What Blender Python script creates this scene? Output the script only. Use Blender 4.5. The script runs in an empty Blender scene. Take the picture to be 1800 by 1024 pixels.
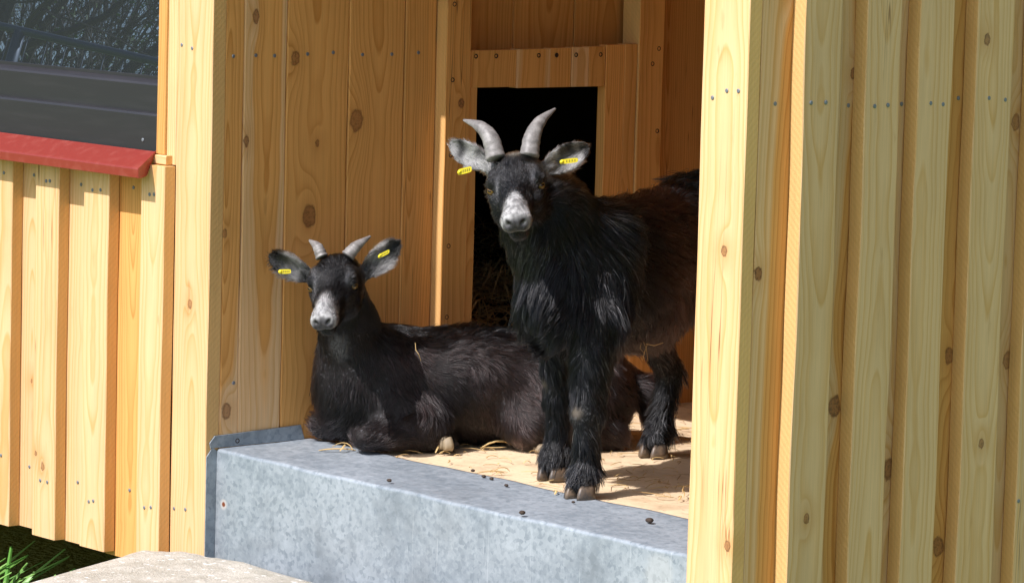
import bpy, math, random
import numpy as np
from mathutils import Vector, Matrix
from mathutils.kdtree import KDTree
random.seed(7); rng = np.random.default_rng(7)
S = bpy.context.scene; C = S.collection
R = math.radians

# ------------------------------------------------------------------ camera
cam = bpy.data.cameras.new('camera'); co = bpy.data.objects.new('camera', cam); C.objects.link(co)
CP = np.array([4.67937723, -3.43529051, 0.90650845])
CR = np.array([0.6535858, 0.75638094, 0.02671099])
CU = np.array([-0.10081173, 0.05202479, 0.99354437])
CF = np.array([-0.75010839, 0.65205927, -0.11025473])
co.matrix_world = Matrix(((CR[0], CU[0], -CF[0], CP[0]), (CR[1], CU[1], -CF[1], CP[1]), (CR[2], CU[2], -CF[2], CP[2]), (0, 0, 0, 1)))
cam.sensor_width = 36; cam.lens = 130; cam.clip_start = .05; cam.clip_end = 500
S.camera = co

# ------------------------------------------------------------------ sky and sun
SUN_EL, SUN_AZ = 50.0, 1.6          # azimuth: degrees from -Y towards -X
w = bpy.data.worlds.new('World'); S.world = w; w.use_nodes = True
nt = w.node_tree; nt.nodes.clear()
sky = nt.nodes.new('ShaderNodeTexSky'); sky.sky_type = 'NISHITA'; sky.sun_disc = False
sky.sun_elevation = R(SUN_EL); sky.sun_rotation = R(180 + SUN_AZ); sky.air_density = 1.0; sky.dust_density = 1.8; sky.ozone_density = 1.0
bg = nt.nodes.new('ShaderNodeBackground'); bg.inputs['Strength'].default_value = .13
wo = nt.nodes.new('ShaderNodeOutputWorld'); nt.links.new(sky.outputs[0], bg.inputs[0]); nt.links.new(bg.outputs[0], wo.inputs[0])
sl = bpy.data.lights.new('sun', 'SUN'); sl.energy = 4.15; sl.angle = R(.5); sl.color = (1, .955, .96)
so = bpy.data.objects.new('sun', sl); C.objects.link(so)
sd = Vector((-math.sin(R(SUN_AZ)) * math.cos(R(SUN_EL)), -math.cos(R(SUN_AZ)) * math.cos(R(SUN_EL)), math.sin(R(SUN_EL))))
so.rotation_euler = sd.to_track_quat('Z', 'Y').to_euler(); so.location = (0, -4, 6)
S.view_settings.view_transform = 'Standard'; S.view_settings.look = 'None'
S.view_settings.exposure = .44; S.view_settings.gamma = 1
S.cycles.max_bounces = 10; S.cycles.diffuse_bounces = 6; S.cycles.glossy_bounces = 3
S.cycles.use_denoising = True

# ------------------------------------------------------------------ helpers
def tag(o, label=None, cat=None, group=None, kind=None):
    if label: o['label'] = label
    if cat: o['category'] = cat
    if group: o['group'] = group
    if kind: o['kind'] = kind
    return o
def empty(name, loc, label=None, cat=None, group=None):
    o = bpy.data.objects.new(name, None); C.objects.link(o); o.location = loc; o.empty_display_size = .05
    return tag(o, label, cat, group)
def adopt(o, parent):
    if parent is not None:
        o.parent = parent
        p = parent; off = Vector((0, 0, 0))
        while p is not None: off += p.location; p = p.parent
        o.location = o.location - off if o.type != 'EMPTY' else o.location
    return o
def mesh_obj(name, verts, faces, m, parent=None, smooth=False, attrs=None):
    me = bpy.data.meshes.new(name); me.from_pydata([tuple(v) for v in verts], [], faces)
    if smooth: me.polygons.foreach_set('use_smooth', [True] * len(me.polygons))
    if attrs:
        for an, (ty, dom, data) in attrs.items():
            a = me.attributes.new(an, ty, dom)
            a.data.foreach_set('vector' if ty == 'FLOAT_VECTOR' else ('color' if ty == 'FLOAT_COLOR' else 'value'), np.asarray(data, dtype=np.float32).ravel())
    if m is not None: me.materials.append(m)
    me.update()
    o = bpy.data.objects.new(name, me); C.objects.link(o)
    return adopt(o, parent)

class N:      # node helper
    def __init__(s, name):
        s.m = bpy.data.materials.new(name); s.m.use_nodes = True; s.t = s.m.node_tree; s.t.nodes.clear()
        s.out = s.t.nodes.new('ShaderNodeOutputMaterial'); s.b = s.t.nodes.new('ShaderNodeBsdfPrincipled')
        s.t.links.new(s.b.outputs[0], s.out.inputs[0])
    def n(s, ty, ins=None, **kw):
        x = s.t.nodes.new('ShaderNode' + ty)
        for k, v in kw.items(): setattr(x, k, v)
        for k, v in (ins or {}).items(): s.set(x.inputs[k], v)
        return x
    def set(s, sock, v):
        if isinstance(v, bpy.types.NodeSocket): s.t.links.new(v, sock)
        else: sock.default_value = v
    def ma(s, op, a, b=None, c=None, clamp=False):
        x = s.t.nodes.new('ShaderNodeMath'); x.operation = op; x.use_clamp = clamp
        for i, v in enumerate((a, b, c)):
            if v is not None: s.set(x.inputs[i], v)
        return x.outputs[0]
    def mix(s, f, a, b, mode='MIX'):
        x = s.t.nodes.new('ShaderNodeMix'); x.data_type = 'RGBA'; x.blend_type = mode; x.clamp_factor = True
        s.set(x.inputs[0], f)
        for i, v in ((6, a), (7, b)):
            if not isinstance(v, bpy.types.NodeSocket) and len(v) == 3: v = (*v, 1)
            s.set(x.inputs[i], v)
        return x.outputs[2]
    def ramp(s, f, pts, interp='LINEAR'):
        x = s.t.nodes.new('ShaderNodeValToRGB'); cr = x.color_ramp; cr.interpolation = interp
        while len(cr.elements) < len(pts): cr.elements.new(.5)
        for e, (p, c) in zip(cr.elements, pts):
            e.position = p; e.color = (c, c, c, 1) if not hasattr(c, '__len__') else (*c, 1)
        s.set(x.inputs[0], f); return x.outputs[0]
    def noise(s, vec, scale, detail=2, rough=.5, dim='3D', out=0):
        x = s.t.nodes.new('ShaderNodeTexNoise'); x.noise_dimensions = dim
        s.set(x.inputs['Vector'], vec); x.inputs['Scale'].default_value = scale; x.inputs['Detail'].default_value = detail; x.inputs['Roughness'].default_value = rough
        return x.outputs[out]
    def xyz(s, a, b, c):
        x = s.t.nodes.new('ShaderNodeCombineXYZ')
        for i, v in enumerate((a, b, c)): s.set(x.inputs[i], v)
        return x.outputs[0]
    def sep(s, v):
        x = s.t.nodes.new('ShaderNodeSeparateXYZ'); s.set(x.inputs[0], v); return x.outputs
    def attr(s, name, out='Vector'):
        x = s.t.nodes.new('ShaderNodeAttribute'); x.attribute_name = name; return x.outputs[out]
    def bump(s, h, strength=.3, dist=.001):
        x = s.t.nodes.new('ShaderNodeBump'); x.inputs['Strength'].default_value = strength; x.inputs['Distance'].default_value = dist
        s.set(x.inputs['Height'], h); s.set(s.b.inputs['Normal'], x.outputs[0]); return x.outputs[0]
    def p(s, **kw):
        for k, v in kw.items():
            if isinstance(v, tuple) and len(v) == 3: v = (*v, 1)
            s.set(s.b.inputs[k.replace('_', ' ')], v)
        return s

# ------------------------------------------------------------------ pine: growth rings cut by the board's face, knots with flowing grain
def pine(name):
    k = N(name)
    u, v, wd = k.sep(k.attr('wc'))
    s1, heart, tone = k.sep(k.attr('wr'))
    s2, rough_side, _ = k.sep(k.attr('ws'))
    vs = k.ma('ADD', v, k.ma('MULTIPLY', s1, 37.0))
    nA = k.sep(k.noise(k.xyz(k.ma('MULTIPLY', vs, 1.0), k.ma('MULTIPLY', s1, 91.0), .3), 1.25, 1, .4, out=1))
    nB = k.sep(k.noise(k.xyz(k.ma('MULTIPLY', vs, 1.0), k.ma('MULTIPLY', s1, 51.0), u), 7.0, 2, .5, out=1))
    pu = k.ma('ADD', k.ma('SUBTRACT', u, k.ma('MULTIPLY', k.ma('SUBTRACT', s2, .5), .07)), k.ma('MULTIPLY', k.ma('SUBTRACT', nA[0], .5), .05))
    pw = k.ma('ADD', k.ma('SUBTRACT', k.ma('ADD', .016, k.ma('MULTIPLY', s1, .03)), wd), k.ma('MULTIPLY', k.ma('SUBTRACT', nA[1], .5), .10))
    pw = k.ma('ADD', pw, k.ma('MULTIPLY', k.ma('SUBTRACT', nB[0], .5), .012))
    pu = k.ma('ADD', pu, k.ma('MULTIPLY', k.ma('SUBTRACT', nB[1], .5), .008))
    r = k.ma('SQRT', k.ma('ADD', k.ma('MULTIPLY', pu, pu), k.ma('MULTIPLY', pw, pw)))
    # knots
    kmask = None; krim = None; kd_ring = None
    for an in ('k1', 'k2', 'k3'):
        ku, kv, kr = k.sep(k.attr(an))
        dist = k.ma('SQRT', k.ma('ADD', k.ma('MULTIPLY', ku, ku), k.ma('MULTIPLY', k.ma('MULTIPLY', kv, kv), .5)))
        wob = k.ma('MULTIPLY', k.ma('SUBTRACT', k.noise(k.xyz(ku, kv, s1), 70, 4, .6), .5), .011)
        dist = k.ma('ADD', dist, wob)
        q = k.ma('DIVIDE', dist, k.ma('MAXIMUM', kr, .0001))          # 1 at the rim
        q2 = k.ma('DIVIDE', k.ma('SQRT', k.ma('ADD', k.ma('MULTIPLY', ku, ku), k.ma('MULTIPLY', k.ma('MULTIPLY', kv, kv), .12))), k.ma('MAXIMUM', kr, .0001))
        push = k.ma('MULTIPLY', k.ma('MULTIPLY', kr, 1.7), k.ma('EXPONENT', k.ma('MULTIPLY', k.ma('MULTIPLY', q2, q2), -.28)))
        r = k.ma('ADD', r, push)
        m = k.ramp(q, [(.0, 1.0), (.86, 1.0), (1.0, 0.0)])
        rim = k.ramp(q, [(.6, 0.0), (.88, 1.0), (1.0, .7), (1.0, 0)]) if False else k.ramp(k.ma('MULTIPLY', q, .5), [(.30, 0.0), (.45, 1.0), (.56, 0.0)])
        kmask = m if kmask is None else k.ma('MAXIMUM', kmask, m)
        krim = rim if krim is None else k.ma('MAXIMUM', krim, rim)
        kd = k.ma('MULTIPLY', dist, 1.0)
        kd_ring = kd if kd_ring is None else k.ma('MINIMUM', kd_ring, kd)
    per = k.ma('ADD', .0042, k.ma('MULTIPLY', s2, .0035))
    ph = k.ma('ADD', k.ma('DIVIDE', r, per), k.ma('MULTIPLY', k.noise(k.xyz(k.ma('MULTIPLY', r, 60.0), s1, 0.0), 1.5, 1), 1.6))
    fr = k.ma('FRACT', ph)
    ringid = k.ma('FRACT', k.ma('MULTIPLY', k.ma('SINE', k.ma('MULTIPLY', k.ma('FLOOR', ph), 12.99)), 43.7))
    line = k.ramp(fr, [(0, 0.0), (.45, .14), (.74, .55), (.9, 1.0), (1.0, 0.05)])
    line = k.ma('MULTIPLY', line, k.ma('ADD', .45, k.ma('MULTIPLY', ringid, .55)))
    sapE, sapL = (.72, .468, .252), (.60, .325, .11)
    hrtE, hrtL = (.69, .355, .115), (.49, .21, .048)
    sap = k.mix(line, sapE, sapL); hrt = k.mix(line, hrtE, hrtL)
    # heartwood zone round the pith with a soft wavy edge; heart = radius in cm, 0 = none
    hm = k.ramp(k.ma('SUBTRACT', k.ma('MULTIPLY', heart, .01), r), [(0, 0.0), (.0035, 1.0)])
    col = k.mix(hm, sap, hrt)
    fine = k.noise(k.xyz(k.ma('MULTIPLY', u, 260.0), k.ma('MULTIPLY', vs, 5.0), k.ma('MULTIPLY', wd, 260.0)), 1.0, 4, .7)
    fib = k.noise(k.xyz(k.ma('MULTIPLY', u, 900.0), k.ma('MULTIPLY', vs, 14.0), k.ma('MULTIPLY', wd, 900.0)), 1.0, 3, .6)
    big = k.noise(k.xyz(k.ma('MULTIPLY', u, 14.0), k.ma('MULTIPLY', vs, 3.0), s1), 1.0, 3, .6)
    val = k.ma('MULTIPLY', k.ma('ADD', .86, k.ma('MULTIPLY', fib, .28)), k.ma('ADD', .86, k.ma('MULTIPLY', big, .28)))
    val = k.ma('MULTIPLY', val, k.ma('ADD', .84, k.ma('MULTIPLY', fine, .32)))
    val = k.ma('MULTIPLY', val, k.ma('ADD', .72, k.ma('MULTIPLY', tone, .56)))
    # warm stain patches
    st = k.ramp(k.noise(k.xyz(k.ma('MULTIPLY', u, 22.0), k.ma('MULTIPLY', vs, 2.2), k.ma('MULTIPLY', s1, 9.0)), 1.0, 2, .5), [(.55, 0.0), (.75, 1.0)])
    col = k.mix(k.ma('MULTIPLY', st, .30), col, (.58, .30, .09))
    # sawn narrow sides: diagonal saw marks, ochre of bounced light put into the colour
    saw = k.n('TexWave', {'Vector': k.xyz(k.ma('MULTIPLY', wd, 1.0), v, 0.0), 'Scale': 60.0, 'Distortion': 2.5, 'Detail': 2.0, 'Detail Scale': 8.0}, wave_type='BANDS', bands_direction='DIAGONAL').outputs[1]
    colside = k.mix(k.ma('MULTIPLY', saw, .22), (.68, .42, .17), (.55, .32, .12))
    col = k.mix(rough_side, col, colside)
    col = k.mix(1.0, col, k.xyz(val, val, val), 'MULTIPLY')
    # drying checks: sparse thin dark splits along the grain
    chk = k.noise(k.xyz(k.ma('MULTIPLY', u, 130.0), k.ma('MULTIPLY', vs, 1.6), s1), 1.0, 1, .3)
    gate = k.noise(k.xyz(k.ma('MULTIPLY', u, 9.0), k.ma('MULTIPLY', vs, 1.1), k.ma('ADD', s1, 4.0)), 1.0, 1, .3)
    ck = k.ma('MULTIPLY', k.ramp(k.ma('ABSOLUTE', k.ma('SUBTRACT', chk, .5)), [(.004, 1.0), (.014, 0.0)]), k.ramp(gate, [(.60, 0.0), (.68, .8)]))
    col = k.mix(k.ma('MULTIPLY', ck, k.ma('SUBTRACT', 1.0, rough_side)), col, (.22, .10, .035))
    # resin and handling marks
    rs = k.ramp(k.noise(k.xyz(k.ma('MULTIPLY', u, 55.0), k.ma('MULTIPLY', vs, 9.0), k.ma('ADD', s1, 8.0)), 1.0, 3, .6), [(.68, 0.0), (.76, .4)])
    col = k.mix(k.ma('MULTIPLY', rs, k.ma('SUBTRACT', 1.0, rough_side)), col, (.42, .20, .06))
    # knots
    kc = k.mix(k.ramp(k.ma('FRACT', k.ma('MULTIPLY', kd_ring, 420.0)), [(0, 0.0), (1, 1.0)]), (.36, .155, .06), (.25, .10, .038))
    spk = k.ramp(k.noise(k.xyz(u, v, s1), 260, 3), [(.5, 0.0), (.62, 1.0)])
    kc = k.mix(k.ma('MULTIPLY', spk, .75), kc, (.07, .035, .02))
    halo = k.ma('MULTIPLY', k.ramp(k.ma('MULTIPLY', kd_ring, 20.0), [(.1, 1.0), (.55, 0.0)]), .35)
    hasK = k.ramp(kd_ring, [(.2, 1.0), (.4, 0.0)])
    col = k.mix(k.ma('MULTIPLY', halo, hasK), col, (.52, .24, .07))
    col = k.mix(k.ma('MULTIPLY', kmask, k.ma('ADD', .40, k.ma('MULTIPLY', s2, .55))), col, kc)
    col = k.mix(k.ma('MULTIPLY', krim, .42), col, (.10, .04, .018))
    k.p(Base_Color=col, Roughness=k.ma('ADD', .55, k.ma('MULTIPLY', rough_side, .3)))
    k.b.inputs['Specular IOR Level'].default_value = .2
    h = k.ma('ADD', k.ma('MULTIPLY', line, .25), k.ma('MULTIPLY', fib, .4))
    h = k.ma('ADD', h, k.ma('MULTIPLY', k.ma('MULTIPLY', saw, rough_side), .8))
    h = k.ma('SUBTRACT', h, k.ma('MULTIPLY', krim, .8))
    k.bump(h, .35, .0008)
    return k.m
PINE = pine('pine_wood')

def simple(name, col, rough=.5, metal=0, **kw):
    k = N(name); k.p(Base_Color=col, Roughness=rough, Metallic=metal, **kw); return k.m

# zinc sheet: spangle, streaks and chalky patches
k = N('zinc_sheet'); P = k.n('NewGeometry').outputs['Position']
vo = k.n('TexVoronoi', {'Vector': P, 'Scale': 165.0}, feature='F1')
sp = k.sep(vo.outputs['Color'])[0]
n1 = k.noise(P, 5, 4, .6); n2 = k.noise(P, 52, 5, .72)
n3 = k.noise(k.n('Mapping', {'Vector': P, 'Scale': (1, 1, .35)}).outputs[0], 14, 4, .65)
c = k.mix(k.ramp(n1, [(.38, 0.0), (.62, 1.0)]), (.25, .292, .33), (.39, .435, .475))
c = k.mix(k.ma('MULTIPLY', k.ma('MULTIPLY', sp, sp), .75), c, (.19, .23, .265))
c = k.mix(k.ramp(n2, [(.47, 0.0), (.66, .5)]), c, (.45, .50, .54))
scr = k.noise(k.n('Mapping', {'Vector': P, 'Scale': (120, 120, 5), 'Rotation': (0, .25, 0)}).outputs[0], 1.0, 3, .6); c = k.mix(k.ramp(scr, [(.66, 0.0), (.74, .4)]), c, (.55, .59, .62))
c = k.mix(k.ramp(n3, [(.58, 0.0), (.74, .3)]), c, (.50, .54, .57))
c = k.mix(k.ramp(k.noise(P, 3.1, 5, .7), [(.52, 0.0), (.64, .5)]), c, (.17, .19, .205))
# rust pock and lime patch at their places
def blob(c0, rad):
    d = k.n('VectorMath', {0: P, 1: c0}, operation='DISTANCE').outputs['Value']
    d = k.ma('ADD', d, k.ma('MULTIPLY', k.ma('SUBTRACT', n2, .5), rad * .9)); return k.ramp(k.ma('DIVIDE', d, rad * 2), [(.35, 1.0), (.55, 0.0)])
c = k.mix(k.ma('MULTIPLY', blob((1.03, .02, -.035), .03), .25), c, (.66, .66, .63))
c = k.mix(blob((.022, .02, -.086), .009), c, (.52, .50, .48)); c = k.mix(blob((.022, .02, -.086), .0045), c, (.22, .06, .02))
k.p(Base_Color=c, Metallic=.25, Roughness=k.ma('ADD', .42, k.ma('MULTIPLY', n2, .25))); k.bump(k.ma('ADD', n1, k.ma('MULTIPLY', n2, .15)), .5, .004)
ZINC = k.m
# red lacquered sill
k = N('red_lacquer'); P = k.n('NewGeometry').outputs['Position']
c = k.mix(k.ramp(k.noise(P, 60, 3), [(.5, 0.0), (.8, .35)]), (.24, .030, .020), (.38, .11, .085))
k.p(Base_Color=c, Roughness=.36); k.bump(k.noise(P, 20, 2), .1, .002); RED = k.m
k = N('grey_window_profile'); P = k.n('NewGeometry').outputs['Position']
c = k.mix(k.ramp(k.noise(k.n('Mapping', {'Vector': P, 'Scale': (6, 30, 60)}).outputs[0], 1.5, 4), [(.5, 0.0), (.85, .35)]), (.020, .019, .023), (.045, .042, .047))
k.p(Base_Color=c, Roughness=.48); FRAME = k.m
k = N('window_glass'); k.p(Base_Color=(.004, .005, .006), Roughness=.5)
gl = k.n('BsdfGlossy', {'Color': (.72, .86, 1, 1), 'Roughness': .0}); mx = k.n('MixShader', {0: .27, 1: k.b.outputs[0], 2: gl.outputs[0]}); k.t.links.new(mx.outputs[0], k.out.inputs[0]); GLASS = k.m
SCREW = simple('galvanised_nail_head', (.20, .22, .25), .5, .3)
HOLE = simple('dark_screw_recess', (.035, .018, .010), .8)
# plank floor
k = N('pale_floor_board'); P = k.n('NewGeometry').outputs['Position']
px_, py_, pz_ = k.sep(P)
g = k.noise(k.xyz(k.ma('MULTIPLY', px_, 5.0), k.ma('MULTIPLY', py_, 60.0), 0.0), 1.3, 4, .6)
c = k.mix(g, (.80, .64, .43), (.68, .50, .31))
c = k.mix(k.ramp(k.noise(P, 9, 5, .65), [(.46, 0.0), (.7, .7)]), c, (.40, .27, .15))
c = k.mix(k.ramp(k.noise(P, 75, 3, .6), [(.6, 0.0), (.72, .6)]), c, (.22, .13, .07))
k.p(Base_Color=c, Roughness=.75); k.bump(k.ma('ADD', g, k.noise(P, 90, 3)), .4, .002); FLOORM = k.m
# stone
k = N('pale_stone'); P = k.n('NewGeometry').outputs['Position']
c = k.mix(k.ramp(k.noise(P, 22, 5, .65), [(.35, 0.0), (.65, 1.0)]), (.40, .37, .30), (.55, .515, .44))
c = k.mix(k.ramp(k.noise(P, 120, 4, .7), [(.55, 0.0), (.65, .55)]), c, (.30, .26, .20))
c = k.mix(k.ramp(k.noise(P, 55, 3, .6), [(.60, 0.0), (.66, .9)]), c, (.78, .77, .72))
k.p(Base_Color=c, Roughness=.85); k.bump(k.ma('ADD', k.noise(P, 60, 5, .7), k.noise(P, 300, 3)), .7, .004); STONE = k.m
# straw
k = N('straw'); oi = k.attr('tone', 'Fac')
c = k.mix(oi, (.70, .50, .22), (.34, .20, .07)); k.p(Base_Color=c, Roughness=.5); STRAW = k.m
DUNG = simple('dry_dropping', (.045, .028, .018), .8)
k = N('meadow'); P = k.n('NewGeometry').outputs['Position']
c = k.mix(k.noise(P, 3, 4), (.11, .19, .028), (.19, .27, .04)); c = k.mix(k.ramp(k.noise(P, .5, 3), [(.45, 0.0), (.7, .8)]), c, (.26, .27, .07)); k.p(Base_Color=c, Roughness=.9); k.bump(k.noise(P, 60, 3), .6, .03); MEADOW = k.m
k = N('grass_blade'); c = k.mix(k.attr('tone', 'Fac'), (.08, .24, .035), (.20, .38, .08)); k.p(Base_Color=c, Roughness=.45)
k.b.inputs['Subsurface Weight'].default_value = 0; BLADE = k.m

# ------------------------------------------------------------------ board builder
class Wood:
    """collects sawn boards (chamfered, slightly irregular) with wood coordinates on every corner"""
    def __init__(s): s.v = []; s.f = []; s.wc = []; s.wr = []; s.ws = []; s.k = [[], [], []]
    def board(s, lo, hi, face='y', grain='z', heart=0, tone=.5, seed=None, knots=(), s2=None, ch=.0012, wob=.0006, side=1.0, segs=None):
        """face = axis the wide face looks along; knots = (u_abs, v_abs, radius) in world coordinates on the face"""
        ax = {'x': 0, 'y': 1, 'z': 2}; fa, ga = ax[face], ax[grain]; ua = 3 - fa - ga
        lo = np.array(lo, float); hi = np.array(hi, float)
        seed = rng.random() if seed is None else seed; s2 = rng.random() if s2 is None else s2
        L = hi[ga] - lo[ga]; n = segs or max(1, int(L / .05))
        uc = (lo[ua] + hi[ua]) / 2
        front = hi[fa] if face in 'xz' else lo[fa]; sgn = 1 if face in 'xz' else -1
        U0, U1, W0, W1 = lo[ua], hi[ua], lo[fa], hi[fa]
        prof = [(U0 + ch, W0), (U1 - ch, W0), (U1, W0 + ch), (U1, W1 - ch), (U1 - ch, W1), (U0 + ch, W1), (U0, W1 - ch), (U0, W0 + ch)]
        ph = rng.random(4) * 6.28; base = len(s.v); P3 = []
        for i in range(n + 1):
            g = lo[ga] + L * i / n
            for j, (a, b) in enumerate(prof):
                du = wob * math.sin(g * 9 + ph[0] + (1.5 if a > uc else 0)) + wob * .6 * math.sin(g * 23 + ph[1] + j)
                dw = wob * .5 * math.sin(g * 11 + ph[2])
                p = np.zeros(3); p[ua] = a + du; p[fa] = b + dw; p[ga] = g; s.v.append(p)
        fl = []
        for i in range(n):
            for j in range(8):
                j2 = (j + 1) % 8
                fl.append(([base + i * 8 + j, base + i * 8 + j2, base + (i + 1) * 8 + j2, base + (i + 1) * 8 + j], 1.0 if j in (2, 6) else 0.0))
        fl.append(([base + j for j in range(8)][::-1], 1.0)); fl.append(([base + n * 8 + j for j in range(8)], 1.0))
        flip = np.linalg.det(np.array([np.eye(3)[ua], np.eye(3)[fa], np.eye(3)[ga]])) < 0
        for idx, sd in fl:
            if flip: idx = idx[::-1]
            s.f.append(idx)
            for q in idx:
                p = s.v[q]
                u, v, wd = p[ua] - uc, p[ga], (p[fa] - front) * sgn
                s.wc.append((u, v, -wd if wd > 0 else wd)); s.wr.append((seed, heart, tone)); s.ws.append((s2, sd * side, 0))
                for t in range(3):
                    if t < len(knots): ku, kv, kr = knots[t]; kr = kr * .68; s.k[t].append((p[ua] - ku, p[ga] - kv, kr))
                    else: s.k[t].append((9, 9, .001))
    def build(s, name, parent, m=None):
        at = {'wc': ('FLOAT_VECTOR', 'CORNER', s.wc), 'wr': ('FLOAT_VECTOR', 'CORNER', s.wr), 'ws': ('FLOAT_VECTOR', 'CORNER', s.ws)}
        for t in range(3): at['k%d' % (t + 1)] = ('FLOAT_VECTOR', 'CORNER', s.k[t])
        return mesh_obj(name, s.v, s.f, m or PINE, parent, attrs=at)

def disc_mesh(name, axis, r, h, m, dent=False):
    """domed nail head / screw hole, axis 'x' (+X) or 'y' (-Y)"""
    vs = []; fs = []; n = 12
    rings = [(1, 0), (1, .6), (.8, 1.0), (.35, 1.05)] if not dent else [(1, .0), (1, .5), (.72, .4), (.5, -.6)]
    for rr, hh in rings:
        for i in range(n):
            a = 6.283 * i / n; p = (math.cos(a) * r * rr, math.sin(a) * r * rr, hh * h)
            vs.append((p[2], p[0], p[1]) if axis == 'x' else (p[0], -p[2], p[1]))
    for q in range(3):
        for i in range(n):
            j = (i + 1) % n; f = [q * n + i, q * n + j, (q + 1) * n + j, (q + 1) * n + i]; fs.append(f)
    fs.append([3 * n + i for i in range(n)])
    me = bpy.data.meshes.new(name); me.from_pydata(vs, [], fs); me.materials.append(m); me.update(); return me
NAILX = disc_mesh('nail', 'x', .0030, .0012, SCREW); NAILY = disc_mesh('nail', 'y', .0030, .0012, SCREW)
HOLEX = disc_mesh('screw', 'x', .0040, .0012, HOLE, True)
def nails(pts, me, parent, name='nail'):
    for p in pts:
        o = bpy.data.objects.new(name, me); C.objects.link(o); o.location = Vector(p); adopt(o, parent)
        o.scale = (1, 1, 1)

# ------------------------------------------------------------------ terrain
def ground():
    n = 60; xs = np.concatenate([np.linspace(-60, -4, 24), np.linspace(-3.6, 8, 44), np.linspace(9, 60, 20)])
    ys = np.concatenate([np.linspace(-60, -5, 24), np.linspace(-4.6, 6, 40), np.linspace(7, 60, 20)])
    v = []
    for y in ys:
        for x in xs:
            z = -.45 + .015 * math.sin(x * 3.1 + 1) * math.sin(y * 2.7)
            d = max(0, (-x * .75 - y * .66) - 9); z += min(2.0, .5 * d)
            v.append((x, y, z))
    nx = len(xs); f = [(j * nx + i, j * nx + i + 1, (j + 1) * nx + i + 1, (j + 1) * nx + i) for j in range(len(ys) - 1) for i in range(nx - 1)]
    tag(mesh_obj('ground', v, f, MEADOW, smooth=True), kind='structure')
ground()

# ------------------------------------------------------------------ the hut
hut = empty('goat_hut', (0, 0, -.45), 'new pine goat hut with board-and-batten walls, open porch, red window sill and zinc threshold', 'hut')
ZT = 1.45
# front wall, left of the porch: recessed boards at y=0, battens proud by 22 mm
W = Wood()
edges = [-1.16, -1.02, -.875, -.735, -.595, -.46, -.3165, -.157]      # right part of each gap
gaps = [(-.529, -.459), (-.391, -.317), (-.247, -.157)]
gk = {0: dict(knots=[(-.497, .05, .004)], heart=0, tone=.5), 1: dict(heart=0, tone=.62), 2: dict(heart=9, tone=.72, s2=.45)}
for i, (a, b) in enumerate([(-1.10, -1.03), (-.96, -.88), (-.82, -.74), (-.67, -.60)] + [(-1.24 - .14 * j, -1.17 - .14 * j) for j in range(14)]):
    W.board((a - .03, 0, -.2), (b + .03, .022, .452), tone=.5 + .2 * random.random())
for i, (a, b) in enumerate(gaps):
    W.board((a - .028, 0, (-.2, -.205, -.208)[i]), (b + .028, .022, .452), **gk[i])
W.board((-3.2, .0225, -.19), (-.02, .04, .45), grain='x', tone=.4)           # nailer behind the joints
W.board((-3.2, .0, 1.34), (-.1415, .03, ZT), grain='x', tone=.6) 
fw = W.build('front_wall', hut)
bat = [(-1.305 - .14 * j, -1.23 - .14 * j) for j in range(13)][::-1] + [(-1.165, -1.09), (-1.03, -.955), (-.885, -.81), (-.745, -.67), (-.606, -.529), (-.459, -.391), (-.317, -.247), (-.157, -.094)]
bspec = {5: dict(knots=[(-.428, -.084, .0075), (-.449, -.064, .005)], tone=.62, s2=.5), 6: dict(tone=.66, s2=.55), 7: dict(tone=.70, s2=.6), 4: dict(tone=.62, s2=.8)}
for i, (a, b) in enumerate(bat):
    i -= 13; W = Wood(); zt = .442 if i == 7 else .440
    W.board((a, -.022, -.2 - .003 * (i % 2)), (b, -.0005, zt), **bspec.get(i, dict(tone=.6)))
    bo = W.build('batten', fw)
    if i == 5: tag(bo, 'pale batten with a brown knot cluster near its foot')
nails([(-.555, -.022, .397), (-.428, -.022, .393), (-.417, -.022, .394), (-.293, -.022, .389), (-.270, -.022, .391), (-.133, -.022, .395), (-.121, -.022, .396), (-.554, -.022, -.082), (-.434, -.022, -.108), (-.413, -.022, -.108), (-.291, -.022, -.123), (-.278, -.022, -.120), (-.134, -.022, -.110), (-.116, -.022, -.107),
       (-.497, 0, .397), (-.358, 0, .392), (-.209, 0, .399), (-.500, 0, -.096), (-.356, 0, -.102), (-.207, 0, -.094)], NAILY, fw)
# corner board between wall and porch
W = Wood(); W.board((-.094, 0, -.45), (-.0006, .026, ZT), tone=.62, s2=.52, seed=.31, knots=[(-.051, .226, .0085), (-.07, .95, .008)])
cb = W.build('corner_board', hut); tag(cb, 'sunlit corner board left of the porch opening')
nails([(-.083, 0, .635), (-.055, 0, .631), (-.083, 0, -.106), (-.052, 0, -.103)], NAILY, cb)
W = Wood(); W.board((-.142, -.004, .459), (-.1205, .03, ZT), tone=.55, s2=.1, heart=5); W.board((-.120, .0, .444), (-.0945, .026, ZT), tone=.68, s2=.2)
W.board((-.139, -.012, .444), (-.104, .0, .4585), grain='x', tone=.6)
W.build('window_trim', hut)
# right corner of the porch
W = Wood(); W.board((1.104, 0, -.45), (1.1905, .0235, ZT), tone=.74, s2=.58, seed=.62, knots=[(1.156, .423, .0085), (1.181, .028, .0085)])
rc = W.build('corner_board', hut); tag(rc, 'sunlit corner board right of the porch opening')
nails([(1.125, 0, .626), (1.152, 0, .637), (1.174, 0, .638)], NAILY, rc)
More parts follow.
